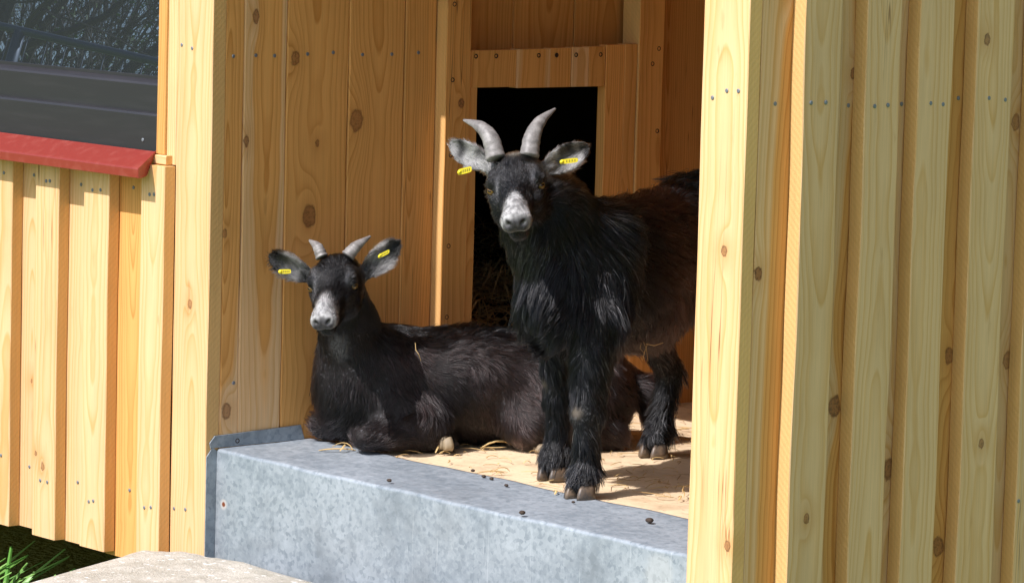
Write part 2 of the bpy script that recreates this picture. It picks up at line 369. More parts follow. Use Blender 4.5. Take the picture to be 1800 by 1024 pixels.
# side wall: boards at x=1.19, battens proud by 24 mm
W = Wood(); XR = 1.19
eds = [.0245, .128, .2535, .359, .4815, .60, .725, .85, .975, 1.10, 1.225, 1.35, 1.475, 1.6]
kn = {0: dict(knots=[(.0335, .395, .011), (.072, .775, .012)], heart=6, tone=.52, s2=.95, seed=.13), 1: dict(knots=[(.188, .204, .017), (.201, .659, .008)], heart=3.2, tone=.38), 2: dict(knots=[(.300, .108, .016)], tone=.45), 3: dict(knots=[(.415, .26, .013), (.409, -.011, .016)], heart=8, tone=.42), 4: dict(knots=[(.535, .586, .013), (.538, .246, .014)], tone=.42)}
for i in range(len(eds) - 1):
    W.board((XR - .022, eds[i], -.35), (XR, eds[i + 1] - .001, ZT), face='x', **kn.get(i, {}))
sw = W.build('side_wall', hut)
bt = [(.082, .151), (.2, .268), (.304, .371), (.4205, .495), (.542, .612), (.665, .735), (.79, .86), (.915, .985), (1.04, 1.11), (1.165, 1.235), (1.29, 1.36), (1.42, 1.49)]
bk = {0: dict(knots=[(.116, .059, .008)], tone=.54, s2=.5, seed=.71), 1: dict(tone=.56, s2=.62, seed=.18), 2: dict(tone=.58, s2=.42), 3: dict(tone=.62, s2=.5, knots=[(.441, .706, .0085), (.463, .136, .007)], seed=.44)}
for i, (a, b) in enumerate(bt):
    W = Wood(); W.board((XR + .0006, a, -.36), (XR + .0245, b, ZT), face='x', wob=.001, **bk.get(i, dict(tone=.58)))
    bo = W.build('batten', sw)
    if i == 0: tag(bo, 'side wall batten nearest the porch corner, its narrow front edge in full sun')
nails([(XR, .053, .621), (XR, .197 - .004, .616), (XR, .318 - .02, .616), (XR, .425 - .012, .622)] + [(XR + .0245, y, z) for y, z in ((.096, .623), (.124, .623), (.219, .616), (.245, .617), (.33, .618), (.355, .616), (.449, .623), (.483, .62), (.547, .045))], NAILX, sw)
# partition inside the porch
W = Wood()
pb = [(.0265, .0615, dict(heart=3.3, tone=.70, s2=.35, knots=[(.04, .059, .013), (.030, .343, .007)])),
      (.0625, .1465, dict(heart=3.5, tone=.70, s2=.6, knots=[(.083, .684, .011), (.068, .488, .009)])),
      (.1475, .2715, dict(heart=10, tone=.68, s2=.5, knots=[(.163, .616, .013), (.21, .479, .0065), (.198, .363, .020)])),
      (.2725, .3875, dict(heart=10, tone=.66, s2=.4, knots=[(.29, .515, .020)])),
      (.3885, .4550, dict(heart=9, tone=.62, s2=.15))]
for a, b, kw in pb: W.board((-.022, a, -.05), (-.0008, b, ZT), face='x', side=0, ch=.002, **kw)
pw = W.build('partition_wall', hut)
nails([(-.0005, y, z) for y, z in ((.04, .621), (.084, .622), (.121, .621), (.187, .623), (.239, .625), (.299, .621), (.36, .621), (.416, .623), (.052, .103))], NAILX, pw)
W = Wood(); W.board((-.03, .4560, .0), (.024, .509, ZT), face='x', tone=.60, heart=9, s2=.8, side=.6, knots=[(.49, .54, .009)])
po = W.build('door_post', hut); tag(po, 'post left of the hatch with a sunlit front edge')
nails([(.024, .470, z) for z in (.703, .579, .455, .305, .187)] , HOLEX, po, 'screw')
# upper wall (recessed)
W = Wood()
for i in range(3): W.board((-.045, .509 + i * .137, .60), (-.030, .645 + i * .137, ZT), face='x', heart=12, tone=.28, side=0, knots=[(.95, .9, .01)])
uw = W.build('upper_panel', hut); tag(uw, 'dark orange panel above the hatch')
# hatch panel built of strips round the opening
W = Wood(); X0, X1 = .0, .020
W.board((X0, .5095, .0), (X1, .528, .565), face='x', heart=8, tone=.6)
ys_ = [.5095, .612, .688, .735, .775, .8125]
for i in range(len(ys_) - 1): W.board((X0, ys_[i], .563 if i else .5652), (X1, ys_[i + 1] - .0006, .6265 + .001 * i), face='x', heart=(9, 4, 9, 3, 9)[i], tone=.62, side=.7)
W.board((X0, .8135, .0), (X1, .857, .633), face='x', heart=4.2, tone=.8, s2=.2, side=.0)  # raised tone puts the skylight on the jamb edge into the colour
W.board((X0, .8575, .0), (X1, .886, .634), face='x', heart=9, tone=.5, s2=.2)
W.board((X0, .5285, .0), (X1, .813, .152), face='x', grain='y', heart=9, tone=.5)
hp = W.build('hatch_panel', hut); tag(hp, 'pine panel with a square hatch cut in it')
nails([(.0205, y, .617) for y in (.522, .566, .66, .70, .744, .80)], HOLEX, hp, 'screw')
W = Wood(); W.board((-.02, .8865, .0), (.024, .944, ZT), face='x', heart=9, tone=.55, s2=.85)
po = W.build('door_post', hut); tag(po, 'post right of the hatch')
nails([(.024, y, z) for y, z in ((.932, .626), (.934, .484), (.918, .60))], HOLEX, po, 'screw')
W = Wood(); W.board((.0245, .872, .003), (.040, .945, .040), face='x', grain='y', heart=6, tone=.62)
ft = W.build('foot_block', hut); nails([(.040, .884, .022), (.040, .900, .020)], HOLEX, ft, 'screw')
W = Wood()
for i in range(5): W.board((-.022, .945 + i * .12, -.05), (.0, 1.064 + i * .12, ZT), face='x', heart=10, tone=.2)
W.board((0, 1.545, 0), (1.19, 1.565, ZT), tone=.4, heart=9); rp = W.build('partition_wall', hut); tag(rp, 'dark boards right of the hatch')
# roof, lintel, inner linings
W = Wood()
for i in range(14): W.board((-3.28 + i * .33, -.06, ZT), (-2.952 + i * .33, 1.62, ZT + .03), face='z', grain='y', tone=.5, segs=4)
W.board((-3.3, -.07, ZT + .0305), (1.24, 1.63, ZT + .045), face='z', grain='x', tone=.4, segs=8)  # added unseen layer over the seams, keeps sun out of the room
W.build('roof', hut)
W = Wood(); W.board((-.0, .0, 1.06), (1.1035, .024, ZT), grain='x', tone=.6); W.build('lintel', hut)
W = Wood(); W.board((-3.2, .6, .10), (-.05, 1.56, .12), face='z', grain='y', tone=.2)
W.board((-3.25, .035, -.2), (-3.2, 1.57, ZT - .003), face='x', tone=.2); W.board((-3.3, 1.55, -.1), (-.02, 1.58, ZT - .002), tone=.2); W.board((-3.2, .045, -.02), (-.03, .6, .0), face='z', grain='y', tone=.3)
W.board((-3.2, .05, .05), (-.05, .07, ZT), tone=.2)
W.build('inner_room', hut, simple('room_shade_board', (.05, .03, .02), .8))  # closed near-black box: the room's shade is put into the board colour
# floor of the porch
W = Wood(); ft_ = mesh_obj('porch_floor', [(0.001, .198, .0), (1.168, .198, .0), (1.168, 1.545, .0), (.001, 1.545, .0), (0.001, .198, -.03), (1.168, .198, -.03), (1.168, 1.545, -.03), (.001, 1.545, -.03)], [(0, 1, 2, 3), (7, 6, 5, 4), (0, 4, 5, 1), (1, 5, 6, 2), (2, 6, 7, 3), (3, 7, 4, 0)], FLOORM, hut)
# under floor closing
W = Wood(); W.board((-3.18, .9, -.48), (1.18, .92, .0), grain='x', tone=.2)
for x in (-3.0, -.15, 1.12):
    for y in (.08, 1.4): W.board((x, y, -.47), (x + .07, y + .07, -.05), tone=.3)
W.board((-3.18, .06, -.08), (-.02, 1.5, -.06), face='z', grain='y', tone=.2); W.build('underframe', hut)
# zinc threshold with rolled edge, flange and upstand
def sheet(path, x0, x1, th, n=48, amp=.0008):
    v = []; f = []; m = len(path)
    for i in range(n + 1):
        x = x0 + (x1 - x0) * i / n
        for (y, z) in path:
            d = amp * math.sin(x * 17 + z * 9) + amp * .7 * math.sin(x * 41 + y * 30)
            v.append((x, y + d, z + d * .7))
    for i in range(n):
        for j in range(m - 1): f.append((i * m + j, i * m + j + 1, (i + 1) * m + j + 1, (i + 1) * m + j))
    return v, f
arc = [(.020 + .006 * (1 - math.cos(a)), -.0060 + .006 * math.sin(a)) for a in np.linspace(0, math.pi / 2, 7)]
path = [(.020, -.47), (.020, -.30), (.020, -.15), (.020, -.06)] + arc + [(.08, .0008), (.14, .0012), (.2, .0025), (.206, .0028), (.206, -.004)]
v, f = sheet(path, .0008, 1.17, .002); th = mesh_obj('threshold', v, [q[::-1] for q in f], ZINC, hut, smooth=True); tag(th, 'bent grey zinc sheet covering the porch step')
def plate(name, pts, nrm, t, m, parent):
    pts = [np.array(p, float) for p in pts]; nrm = np.array(nrm, float) * t; n = len(pts)
    v = pts + [p + nrm for p in pts]
    f = [list(range(n))[::-1], [n + i for i in range(n)]] + [[i, (i + 1) % n, n + (i + 1) % n, n + i] for i in range(n)]
    return mesh_obj(name, v, f, m, parent)
plate('upstand', [(.0, .008, .002), (.0, .195, .002), (.0, .187, .026), (.0, .016, .021), (.0, .006, .010)], (1, 0, 0), .0022, ZINC, th)
plate('flange', [(.0, .0005, -.46), (.0, .0195, -.46), (.0, .0215, -.004), (.0, .012, .003), (.0, .0005, -.012)], (1, 0, 0), .0016, ZINC, th)
nails([(.0022, .06, .010)], HOLEX, th, 'screw')
# red sill with folded front edge
v = []; sx0, sx1 = -2.6, -.1195
prof = [(-.008, .4625), (-.053, .4400), (-.0548, .4385), (-.0556, .4365), (-.0556, .4235), (-.0548, .4228), (-.053, .4235), (-.052, .4345), (-.008, .4585)]
n = len(prof); v = [(sx0, y, z) for y, z in prof] + [(sx1 - (.0145 if False else 0) - (0 if y < -.05 else .018 * (y + .055) / .047), y, z) for y, z in prof]
f = [(i, (i + 1) % n, n + (i + 1) % n, n + i) for i in range(n)] + [tuple(range(n))[::-1]]
f += [(n + 0, n + 8, n + 7, n + 1), (n + 1, n + 7, n + 2), (n + 2, n + 7, n + 3), (n + 3, n + 7, n + 6, n + 4), (n + 4, n + 6, n + 5)]
sill = mesh_obj('window_sill', v, f, RED, hut); tag(sill, 'red lacquered metal sill under the window')
plate('end_cap', [(-.1195, -.0555, .4228), (-.1195, -.0555, .4385), (-.1385, -.008, .4640), (-.1325, -.030, .4250), (-.124, -.045, .4225)], (1, .3, 0), .0014, RED, sill)
# window: frame profile with ledges, tilted pane
def prism_x(name, prof, x0, x1, m, parent, cut=0):
    n = len(prof); v = [(x0, y, z) for y, z in prof] + [(x1, y, z) for y, z in prof]
    f = [(i, (i + 1) % n, n + (i + 1) % n, n + i) for i in range(n)] + [tuple(range(n))[::-1], tuple(range(n, 2 * n))]
    return mesh_obj(name, v, f, m, parent)
win = adopt(bpy.data.objects.new('window', None), None); C.objects.link(win); win.parent = hut; win.location = (0, 0, .45)
prism_x('frame', [(.13, 1.30), (.13, 1.3395), (.09, 1.3395), (.09, 1.30)], -2.5, -.1425, FRAME, win)
plate('frame', [(-2.5, .02, .58), (-2.5, .075, .58), (-2.5, .16, 1.30), (-2.5, .10, 1.30)], (1, 0, 0), .05, FRAME, win)
lowf = prism_x('frame', [(-.003, .459), (-.003, .5180), (-.0015, .5215), (.006, .5225), (.006, .5660), (.0085, .5695), (.020, .5745), (.020, .580), (.045, .580), (.045, .459)], -2.5, -.1425, FRAME, win)
plate('pane', [(-2.5, .0245, .576), (-.1425, .0245, .576), (-.1425, .0245 + .119, 1.33), (-2.5, .0245 + .119, 1.33)], (0, 1, 0), .004, GLASS, win)
nails([(-.181, -.003, .478)], NAILY, lowf, 'screw')

# ------------------------------------------------------------------ stone step
def stone():
    n = 70; v = []; f = []
    def outline(a):     # irregular rounded rectangle
        c, s = math.cos(a), math.sin(a); e = .28
        return (abs(c) ** e * math.copysign(1, c), abs(s) ** e * math.copysign(1, s))
    cx, cy, hx, hy = .495, -.30, .50, .262
    from mathutils import noise
    rows = [(1.0, -.47), (1.03, -.36), (1.01, -.27), (1.0, -.20), (.992, -.178), (.972, -.166), (.94, -.161), (.88, -.158), (.78, -.157), (.62, -.156), (.45, -.155), (.28, -.155), (.12, -.155)]
    for sc, z in rows:
        for i in range(n * 2):
            a = 6.28318 * i / (n * 2); ox, oy = outline(a)
            p = Vector((cx + ox * hx * sc, cy + oy * hy * sc, z + .010))
            t_ = max(0, (cx - p.x) / hx); p.x += (-.40 * (p.y + .31) + .055) * t_
            d = noise.fractal(p * 14, 1, 2, 4) * .008 + noise.noise(p * 4) * .008
            nn = Vector((ox, oy, 0)) if z < -.17 else Vector((0, 0, 1)); p += nn * d * (1 if z < -.17 else .6)
            v.append(p)
    m = n * 2
    for q in range(len(rows) - 1):
        for i in range(m): f.append((q * m + i, q * m + (i + 1) % m, (q + 1) * m + (i + 1) % m, (q + 1) * m + i))
    f.append([(len(rows) - 1) * m + i for i in range(m)])
    o = mesh_obj('stone_step', v, f, STONE, smooth=True); tag(o, 'rough pale stone slab on the ground in front of the zinc step', 'stone')
stone()

# ------------------------------------------------------------------ animals: implicit surfaces
def V(px, py, d): return CP + CF * d + CR * ((px - 900) * d / 6500) - CU * ((py - 512) * d / 6500)
def floor_pt(px, py, z=0):
    d = CR * (px - 900) - CU * (py - 512) + CF * 6500; t = (z - CP[2]) / d[2]; return CP + d * t
def unit(a): a = np.asarray(a, float); return a / np.linalg.norm(a)

class Body:
    def __init__(s): s.pr = []
    def cap(s, a, b, ra, rb, k=.015, fl=None, ln=.02, tag='body'):
        a, b = np.asarray(a, float), np.asarray(b, float)
        s.pr.append(('c', (a, b, ra, rb), k, unit(fl if fl is not None else b - a), ln, tag)); return s
    def ell(s, c, rad, ax, k=.02, fl=(0, 0, -1), ln=.02, tag='body'):
        s.pr.append(('e', (np.asarray(c, float), np.asarray(rad, float), np.asarray(ax, float)), k, unit(fl), ln, tag)); return s
    def cut(s, c, rad, ax, k=.002):
        s.pr.append(('x', (np.asarray(c, float), np.asarray(rad, float), np.asarray(ax, float)), k, np.array([0, 0, -1.]), 0, 'cut')); return s
    @staticmethod
    def dist(p, P):
        ty, g = p[0], p[1]
        if ty == 'c':
            a, b, ra, rb = g; ab = b - a; t = np.clip(((P - a) @ ab) / (ab @ ab + 1e-12), 0, 1)
            return np.linalg.norm(P - a - t[..., None] * ab, axis=-1) - (ra + (rb - ra) * t)
        if ty == 'l':
            b0, A, ln, wid = g; q = (P - b0) @ A.T; x = q[..., 0] / ln
            w_ = wid / 2 * np.interp(x, [-.1, 0, .15, .38, .6, .8, .93, 1.0], [.45, .55, .82, 1, .95, .72, .42, .08]) + 1e-5
            y = q[..., 1] / w_; z0 = wid * (.26 * y * y - .05) * np.clip(1.15 - x * .5, .5, 1.2) - ln * .10 * (x - .5) ** 2
            return np.maximum(np.maximum(np.abs(q[..., 2] - z0) - .0030, (np.abs(y) - 1) * w_), np.maximum(-.06 - x, x - 1) * ln) * .85
        c, rad, ax = g; q = (P - c) @ ax.T
        k0 = np.linalg.norm(q / rad, axis=-1); k1 = np.linalg.norm(q / rad ** 2, axis=-1)
        return k0 * (k0 - 1) / np.maximum(k1, 1e-9)
    def bbox(s, p):
        ty, g = p[0], p[1]
        if ty == 'c': a, b, ra, rb = g; r = max(ra, rb); return np.minimum(a, b) - r, np.maximum(a, b) + r
        if ty == 'l': b0, A, ln, wid = g; c = b0 + A[0] * ln / 2; e = np.abs(A.T) @ np.array((ln * .58, wid * .6, wid * .5)); return c - e, c + e
        c, rad, ax = g; e = np.abs(ax.T) @ rad; return c - e, c + e
    def mesh(s, h):
        bb = [s.bbox(p) for p in s.pr if p[0] != 'x']
        lo = np.min([b[0] for b in bb], 0) - .02; hi = np.max([b[1] for b in bb], 0) + .02
        dims = np.ceil((hi - lo) / h).astype(int) + 1
        F = np.full(dims, .05, np.float32)
        for p in s.pr:
            b0, b1 = s.bbox(p); pad = p[2] + .018
            i0 = np.clip(np.floor((b0 - pad - lo) / h).astype(int), 0, dims); i1 = np.clip(np.ceil((b1 + pad - lo) / h).astype(int) + 1, 0, dims)
            ax = [np.arange(i0[i], i1[i]) * h + lo[i] for i in range(3)]
            P = np.stack(np.meshgrid(*ax, indexing='ij'), -1); d = s.dist(p, P).astype(np.float32)
            sl_ = tuple(slice(i0[i], i1[i]) for i in range(3)); A = F[sl_]; k = p[2]
            if p[0] == 'x':
                d = -d; hh = np.clip(.5 + .5 * (A - d) / k, 0, 1); F[sl_] = d + (A - d) * hh + k * hh * (1 - hh)
            else:
                hh = np.clip(.5 + .5 * (A - d) / k, 0, 1); F[sl_] = A + (d - A) * hh - k * hh * (1 - hh)
        # surface nets
        neg = F < 0
        nx, ny, nz = dims - 1
        acc = np.zeros((nx, ny, nz, 3), np.float32); cnt = np.zeros((nx, ny, nz), np.float32)
        for axis in range(3):
            o1, o2 = [i for i in range(3) if i != axis]
            for a in (0, 1):
                for b in (0, 1):
                    s0 = [None] * 3; s0[axis] = slice(0, dims[axis] - 1); s0[o1] = slice(a, a + dims[o1] - 1); s0[o2] = slice(b, b + dims[o2] - 1)
                    s1 = list(s0); s1[axis] = slice(1, dims[axis])
                    f0 = F[tuple(s0)]; f1 = F[tuple(s1)]; cr = (f0 < 0) != (f1 < 0)
                    idx = np.nonzero(cr); t = f0[idx] / (f0[idx] - f1[idx])
                    add = np.zeros((len(t), 3), np.float32); add[:, axis] = t; add[:, o1] = a; add[:, o2] = b
                    acc[idx] += add; cnt[idx] += 1
        cells = np.nonzero(cnt > 0); vid = np.full((nx, ny, nz), -1, np.int64); vid[cells] = np.arange(len(cells[0]))
        V_ = (np.stack(cells, -1) + acc[cells] / cnt[cells][:, None]) * h + lo
        quads = []
        for axis in range(3):
            o1, o2 = (axis + 1) % 3, (axis + 2) % 3
            s0 = [slice(1, -1)] * 3; s0[axis] = slice(0, dims[axis] - 1); s1 = list(s0); s1[axis] = slice(1, dims[axis])
            n0 = neg[tuple(s0)]; n1 = neg[tuple(s1)]
            for flag in (True, False):
                idx = np.stack(np.nonzero((n0 != n1) & (n0 == flag)), -1)
                idx[:, o1] += 1; idx[:, o2] += 1
                def g(a, b):
                    q = idx.copy(); q[:, o1] -= a; q[:, o2] -= b; return vid[tuple(q.T)]
                Q = np.stack([g(1, 1), g(0, 1), g(0, 0), g(1, 0)], -1)
                quads.append(Q if flag else Q[:, ::-1])
        Q = np.concatenate(quads); Q = Q[(Q >= 0).all(1)]
        # light smoothing
        e = np.concatenate([Q[:, [0, 1]], Q[:, [1, 2]], Q[:, [2, 3]], Q[:, [3, 0]]]); e = np.concatenate([e, e[:, ::-1]])
        deg = np.bincount(e[:, 0], minlength=len(V_)).astype(float)
        for _ in range(2):
            sm = np.stack([np.bincount(e[:, 0], V_[e[:, 1], i], len(V_)) for i in range(3)], -1) / np.maximum(deg, 1)[:, None]
            V_ = V_ + .5 * (sm - V_)
        # keep the largest connected piece
        return V_, Q
    def fields(s, P):
        """blended comb direction, hair length and tag weights at points P"""
        D = np.stack([s.dist(p, P) for p in s.pr if p[0] != 'x'], -1)
        pr = [p for p in s.pr if p[0] != 'x']
        Wt = np.exp(-np.clip(D - D.min(-1, keepdims=True), 0, .2) / .010); Wt /= Wt.sum(-1, keepdims=True)
        fl = Wt @ np.array([p[3] for p in pr]); ln = Wt @ np.array([p[4] for p in pr])
        tags = {}
        for i, p in enumerate(pr): tags[p[5]] = tags.get(p[5], 0) + Wt[:, i]
        return fl, ln, tags

def tri_sample(Vv, Q, n, dens=None):
    T = np.concatenate([Q[:, [0, 1, 2]], Q[:, [0, 2, 3]]]); a, b, c = Vv[T[:, 0]], Vv[T[:, 1]], Vv[T[:, 2]]
    cr = np.cross(b - a, c - a); ar = np.linalg.norm(cr, axis=1)
    wgt = ar * (dens(((a + b + c) / 3)) if dens else 1); wgt /= wgt.sum()
    i = rng.choice(len(T), n, p=wgt); u, v = rng.random(n), rng.random(n); m = u + v > 1; u[m], v[m] = 1 - u[m], 1 - v[m]
    p = a[i] + (b - a)[i] * u[:, None] + (c - a)[i] * v[:, None]
    return p, T[i], np.stack([1 - u - v, u, v], -1)

def vnormals(Vv, Q):
    n = np.cross(Vv[Q[:, 2]] - Vv[Q[:, 0]], Vv[Q[:, 3]] - Vv[Q[:, 1]]); out = np.zeros_like(Vv)
    for i in range(4):
        for c in range(3): out[:, c] += np.bincount(Q[:, i], n[:, c], len(Vv))
    return out / np.maximum(np.linalg.norm(out, axis=1, keepdims=True), 1e-12)

_wv = rng.normal(size=(24, 3)); _wp = rng.random((24, 3)) * 6.28
def wnoise(P, scale):
    """smooth vector noise from a sum of sines"""
    d = (P @ (_wv.T)) * scale
    return np.stack([np.sin(d + _wp[:, i]).sum(1) for i in range(3)], -1) / 4.9

def make_hair_mat(name):
    k = N(name); c = k.attr('hair_col', 'Color')
    k.p(Base_Color=c, Roughness=.42); k.b.inputs['Specular IOR Level'].default_value = .5
    h = k.n('BsdfHairPrincipled', {'Roughness': .24, 'Radial Roughness': .4, 'Random Roughness': .4, 'IOR': 1.41}, model='CHIANG', parametrization='COLOR')
    k.set(h.inputs['Color'], c)
    k.t.links.new(h.outputs[0], k.out.inputs[0])
    return k.m
HAIR = make_hair_mat('goat_hair')
k = N('goat_skin'); k.p(Base_Color=k.attr('skin_col', 'Color'), Roughness=.6); k.bump(k.noise(k.n('TexCoord').outputs['Object'], 700, 3, .6), .5, .0015); k.b.inputs['Specular IOR Level'].default_value = .3; SKIN = k.m

def coat(name, parent, B, Vv, Q, colf, n, dens=None, lenf=None, radius=.00032, clump=.62, cellsize=.006, lift=.32, droop=.35, segs=6):
    nr = vnormals(Vv, Q); p, T, w3 = tri_sample(Vv, Q, n, dens)
    nn = np.einsum('ij,ijk->ik', w3, nr[T]); nn /= np.linalg.norm(nn, axis=1, keepdims=True)
    fl, ln, tags = B.fields(p)
    fl = fl + wnoise(p, 28) * .35 + wnoise(p + 3, 90) * .22
    tg = fl - nn * (fl * nn).sum(1)[:, None]; tg /= np.maximum(np.linalg.norm(tg, axis=1, keepdims=True), 1e-6)
    col, lmul = colf(p, nn, tags)
    L = ln * lmul * (.65 + .6 * rng.random(n)) * (1 + .35 * wnoise(p, 60)[:, 0])
    if lenf is not None: L = lenf(p, L, tags)
    L = np.clip(L, .002, .09)
    lf = lift * (1 + .9 * rng.normal(size=n) * .5); lf = np.clip(lf, .05, 1.2)
    d = tg * np.cos(lf)[:, None] + nn * np.sin(lf)[:, None] + rng.normal(size=(n, 3)) * .07
    d /= np.linalg.norm(d, axis=1, keepdims=True)
    ts = np.linspace(0, 1, segs); pts = np.zeros((n, segs, 3)); g = np.array([0, 0, -1.])
    cur = p.copy() - nn * .0008; pts[:, 0] = cur; dd = d.copy(); step = (L / (segs - 1))[:, None]
    for i in range(1, segs):
        dn = (dd * nn).sum(1)[:, None]
        dd = dd + g * droop * np.clip(L / .04, .1, 1.5)[:, None] / segs - nn * np.maximum(dn, 0) * .45 / segs * 2
        dn = (dd * nn).sum(1)[:, None]; dd = dd + nn * np.maximum(-dn + .02, 0)
        dd /= np.linalg.norm(dd, axis=1, keepdims=True); cur = cur + dd * step; pts[:, i] = cur
    # clumps: hair tips gather towards a guide hair
    m = max(50, n // 14); gi = rng.choice(n, m, replace=False); kd = KDTree(m)
    for j, q in enumerate(gi): kd.insert(p[q], j)
    kd.balance(); near = np.array([gi[kd.find(pp)[1]] for pp in p])
    sameL = np.abs(L - L[near]) < .6 * np.maximum(L, L[near])
    dist = np.linalg.norm(p - p[near], axis=1); ok = (dist < .02) & sameL
    wgt = (clump * (.6 + .8 * rng.random(n)) * ok)[:, None, None] * (ts ** 1.6)[None, :, None] * np.clip(L / .02, .2, 1)[:, None, None]
    pts = pts * (1 - np.clip(wgt, 0, .9)) + (pts[near]) * np.clip(wgt, 0, .9)
    col = col * (.45 + 1.1 * rng.random(n)[near])[:, None]
    hc = bpy.data.hair_curves.new(name); hc.add_curves([segs] * n)
    off = Vector((0, 0, 0)); q = parent
    while q is not None: off += q.location; q = q.parent
    pts = pts - np.array(off)
    hc.attributes['position'].data.foreach_set('vector', pts.astype(np.float32).ravel())
    ra = hc.attributes.get('radius') or hc.attributes.new('radius', 'FLOAT', 'POINT')
    rr = radius * (.7 + .6 * rng.random(n))[:, None] * np.interp(ts, [0, .5, 1], [1, .85, .12])[None] * np.clip(L / .02, .75, 1.25)[:, None]
    ra.data.foreach_set('value', rr.astype(np.float32).ravel())
    ca = hc.attributes.new('hair_col', 'FLOAT_COLOR', 'CURVE')
    cc = np.concatenate([col, np.ones((n, 1))], 1).astype(np.float32); ca.data.foreach_set('color', cc.ravel())
    hc.materials.append(HAIR)
    o = bpy.data.objects.new(name, hc); C.objects.link(o); o.parent = parent
    return o

# shared small materials
k = N('horn'); P = k.n('TexCoord').outputs['Object']
c = k.mix(k.ramp(k.noise(P, 90, 4, .6), [(.35, 0.0), (.7, 1.0)]), (.13, .12, .115), (.28, .265, .255)); k.p(Base_Color=c, Roughness=.5); k.bump(k.noise(P, 160, 3), .3, .001); HORN = k.m
k = N('hoof_horn'); P = k.n('TexCoord').outputs['Object']
c = k.mix(k.ramp(k.noise(P, 60, 4, .6), [(.35, 0.0), (.7, 1.0)]), (.05, .045, .042), (.20, .14, .09)); k.p(Base_Color=c, Roughness=.45); HOOF = k.m
EYE = simple('amber_iris', (.15, .085, .02), .08); PUP = simple('pupil_black', (.004, .004, .004), .05)
k = N('yellow_tag'); k.p(Base_Color=(.75, .62, .02), Roughness=.35); TAG = k.m
TAGINK = simple('tag_ink', (.25, .20, .02), .5)

def tube(name, pts, rads, m, parent, ridges=0, flat=1.0, up=None, n=20, sub=40):
    pts = np.array(pts); rads = np.array(rads); t = np.linspace(0, 1, len(pts)); tt = np.linspace(0, 1, sub)
    # Catmull-Rom through the points
    ext = np.vstack([2 * pts[0] - pts[1], pts, 2 * pts[-1] - pts[-2]]); P = []
    for q in tt:
        x = q * (len(pts) - 1); i = min(int(x), len(pts) - 2); f_ = x - i; a, b, c_, d = ext[i:i + 4]
        P.append(.5 * ((2 * b) + (-a + c_) * f_ + (2 * a - 5 * b + 4 * c_ - d) * f_ ** 2 + (-a + 3 * b - 3 * c_ + d) * f_ ** 3))
    P = np.array(P); rr = np.interp(tt, t, rads); tg = np.gradient(P, axis=0); tg /= np.linalg.norm(tg, axis=1, keepdims=True)
    x = unit(np.cross(tg[0], up if up is not None else (0.3, .2, 1))); v = []; f = []
    for i in range(sub):
        x = unit(x - tg[i] * (x @ tg[i])); y = np.cross(tg[i], x)
        r_ = rr[i] * (1 + (ridges and .028 * (1 - tt[i] * .7) * math.sin(tt[i] ** 1.2 * ridges * 6.28 + math.sin(tt[i] * 17)) + .02 * math.sin(tt[i] * 31)))
        for j in range(n): a = 6.28318 * j / n; v.append(P[i] + r_ * (math.cos(a) * x + flat * math.sin(a) * y))
    for i in range(sub - 1):
        for j in range(n): f.append((i * n + j, i * n + (j + 1) % n, (i + 1) * n + (j + 1) % n, (i + 1) * n + j))
    f.append(list(range(n))[::-1]); f.append([(sub - 1) * n + j for j in range(n)])
    return mesh_obj(name, v, f, m, parent, smooth=True)
def ellipsoid(name, c, rad, ax, m, parent, n=20, k=14):
    v = []; f = []; c = np.asarray(c); ax = np.asarray(ax)
    for i in range(k + 1):
        th_ = math.pi * i / k
        for j in range(n): a = 6.28318 * j / n; q = np.array([math.sin(th_) * math.cos(a) * rad[0], math.sin(th_) * math.sin(a) * rad[1], math.cos(th_) * rad[2]]); v.append(c + q @ ax)
    for i in range(k):
        for j in range(n): f.append((i * n + j, (i + 1) * n + j, (i + 1) * n + (j + 1) % n, i * n + (j + 1) % n))
    return mesh_obj(name, v, f, m, parent, smooth=True)

